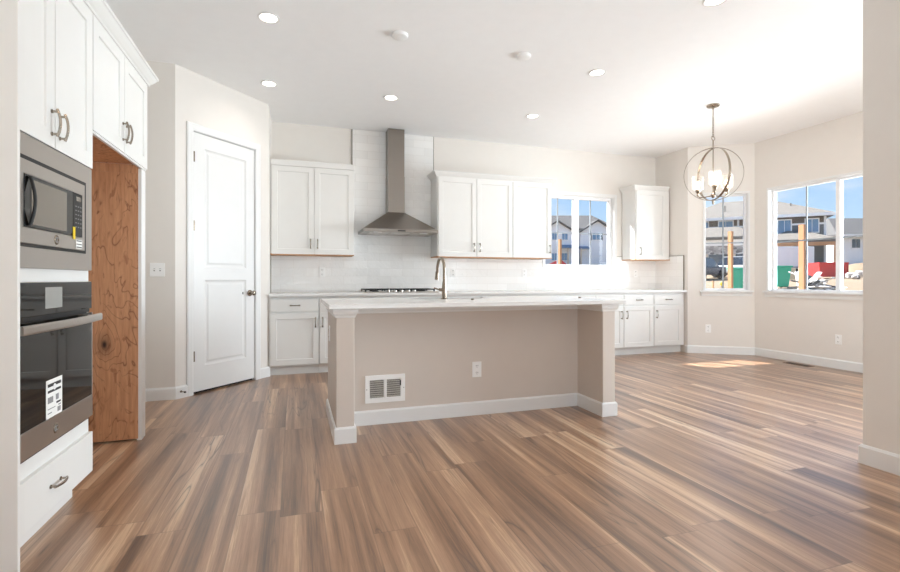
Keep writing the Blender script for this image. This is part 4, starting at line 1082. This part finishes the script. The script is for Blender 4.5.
MB().hull([(-1.0, 0, .1), (.95, 0, .1), (.95, 1.1, .1), (-1.0, 1.1, .1), (-1.2, -.1, 1.15), (1.0, -.1, 1.15), (1.0, 1.2, 1.15), (-1.2, 1.2, 1.15)], [(0, 3, 2, 1), (0, 1, 5, 4), (1, 2, 6, 5), (2, 3, 7, 6), (3, 0, 4, 7)]).build('body', 'red', dp)
MB().box(1.02, 1.10, 0.0, 1.1, .15, 1.15).build('side_panel', 'darkred', dp)
MB().box(-1.2, 1.0, -.16, -.08, 1.07, 1.17).build('rim', 'red', dp)
rd = thing('red_machine', 'red machine parked outside behind the slim post by the kitchen window', 'machine', (20.9, 35.2, gz(20.9, 35.2)), R(-25))
MB().hull([(-1.2, 0, .3), (1.0, 0, .3), (1.0, 1.4, .3), (-1.2, 1.4, .3), (-1.2, 0, .9), (.2, 0, 1.5), (.2, 1.4, 1.5), (-1.2, 1.4, .9), (1.0, 0, .8), (1.0, 1.4, .8)], [(0, 3, 2, 1), (0, 1, 8, 5, 4), (3, 7, 6, 9, 2), (4, 5, 6, 7), (5, 8, 9, 6), (1, 2, 9, 8), (0, 4, 7, 3)]).build('body', 'red', rd)
for x in (-.8, .6): MB().lathe([(0, -.1), (.32, -.1), (.32, .1), (0, .1)], (x, 0, .32), 16, 'Y').build('wheel', 'tyre', rd)
def car(label, x, y, rz, col):
    c = thing('car', label, 'car', (x, y, gz(x, y)), rz)
    MB().box(-2.1, 2.1, -.85, .85, .32, .85).build('body', col, c, bevel=0.08)
    MB().hull([(-1.3, -.8, .85), (1.1, -.8, .85), (1.1, .8, .85), (-1.3, .8, .85), (-1.0, -.65, 1.4), (.5, -.65, 1.4), (.5, .65, 1.4), (-1.0, .65, 1.4)], [(0, 3, 2, 1), (4, 5, 6, 7), (0, 1, 5, 4), (1, 2, 6, 5), (2, 3, 7, 6), (3, 0, 4, 7)]).build('cabin', 'darkwin', c)
    MB().box(-.95, .45, -.62, .62, 1.4, 1.46).build('roof', col, c)
    for a in (-1.3, 1.3):
        for b in (-.8, .8): MB().lathe([(0, -.1), (.33, -.1), (.33, .1), (0, .1)], (a, b, .33), 18, 'Y').build('wheel', 'tyre', c)
car('navy car parked in front of the charcoal house garage', 25.6, 25.2, R(20), 'navy')
car('white car with dark windows behind the green trash bin', 29.6, 25.6, R(-60), 'truckwhite')
# scrap pile
pm_ = MB(); rr = random.Random(3)
for i in range(44):
    cx_, cy_ = 14.5 + rr.uniform(-.5, .6), 10.0 + rr.uniform(-.35, .35); zz = gz(cx_, cy_) + 0.35 + rr.uniform(-.2, .62) * max(0.1, 1 - abs(cx_ - 14.2) / 0.9)
    L_ = rr.uniform(.3, .75); a = rr.uniform(0, 6.3); tl = rr.uniform(-.5, .5)
    dx, dy, dz = math.cos(a) * L_ / 2, math.sin(a) * L_ / 2, math.sin(tl) * L_ / 2
    pm_.tube([(cx_ - dx, cy_ - dy, zz - dz), (cx_ + dx, cy_ + dy, zz + dz)], 0.07, 4, flat=(0.3, 1.0))
sc = pm_.build('scrap_pile', 'scrapw', smooth=False); tag(sc, 'heap of white and black building scrap below the wide nook window', 'scrap'); sc['kind'] = 'stuff'
pm_ = MB()
for i in range(34):
    cx_, cy_ = 14.45 + rr.uniform(-.55, .55), 10.0 + rr.uniform(-.35, .3); zz = gz(cx_, cy_) + 0.35 + rr.uniform(-.2, .58) * max(0.1, 1 - abs(cx_ - 14.2) / 0.9)
    L_ = rr.uniform(.3, .7); a = rr.uniform(0, 6.3); tl = rr.uniform(-.5, .5)
    dx, dy, dz = math.cos(a) * L_ / 2, math.sin(a) * L_ / 2, math.sin(tl) * L_ / 2
    pm_.tube([(cx_ - dx, cy_ - dy, zz - dz), (cx_ + dx, cy_ + dy, zz + dz)], 0.07, 4, flat=(0.35, 1.0))
pm_.build('dark_scrap', 'ink', sc, smooth=False)
for i, (dx, a, lab) in enumerate(((-.14, 4, 'white board leaning in the scrap heap, left of a pair'), (.10, -6, 'white board leaning in the scrap heap, right of a pair'))):
    o = MB().box(-.07, .07, -.02, .02, 0, 1.15 - i * .1).build('leaning_board', 'extwhite', loc=(14.35 + dx, 10.25 + i * .1, gz(14.4, 10.2) + .02), rot=(R(-6), R(a), R(-20))); tag(o, lab, 'board', 'white leaning boards')
mo = MB(); mo.lathe([(4.2, -0.3), (3.6, 0.25), (2.4, 0.85), (1.1, 1.15), (0, 1.25)], (0, 0, 0), 24)
mo = mo.build('dirt_mound', 'dirt', loc=(38.53, 23.23, gz(38.53, 23.23)), rot=(0, 0, .4)); mo.scale = (0.55, 0.55, 0.62); tag(mo, 'mound of pale dirt right of the red dumpster', 'dirt mound')
rk = random.Random(5)
for i, (x, y, r_, lab) in enumerate(((31.45, 19.75, .30, 'grey rock just right of the red dumpster'), (30.62, 18.97, .22, 'small grey rock between two larger ones by the dirt mound'), (33.67, 20.60, .34, 'grey rock at the far right by the dirt mound'))):
    b = MB(); bmesh.ops.create_icosphere(b.bm, subdivisions=2, radius=r_)
    for v in b.bm.verts: v.co *= rk.uniform(.82, 1.12); v.co.z *= .75
    tag(b.build('rock', 'stone', loc=(x, y, gz(x, y) + r_ * .45)), lab, 'rock', 'rocks by the dirt mound')
tag(MB().box(-.03, .03, -.03, .03, 0, .62).build('marker_stake', 'lumber', loc=(17.2, 16.2, gz(17.2, 16.2) - .1)), 'short wooden stake in the dirt outside the narrow nook window', 'stake')
mk = thing('yellow_marker', 'small yellow round marker on a peg beside the wooden stake', 'marker', (17.6, 16.1, gz(17.6, 16.1) - .05))
MB().cyl((0, 0, 0), (0, 0, .38), 0.02, 8).build('peg', 'ink', mk)
MB().lathe([(0, -.02), (.09, -.02), (.09, .02), (0, .02)], (0, 0, .42), 16, 'Y').build('disc', 'yellow', mk)
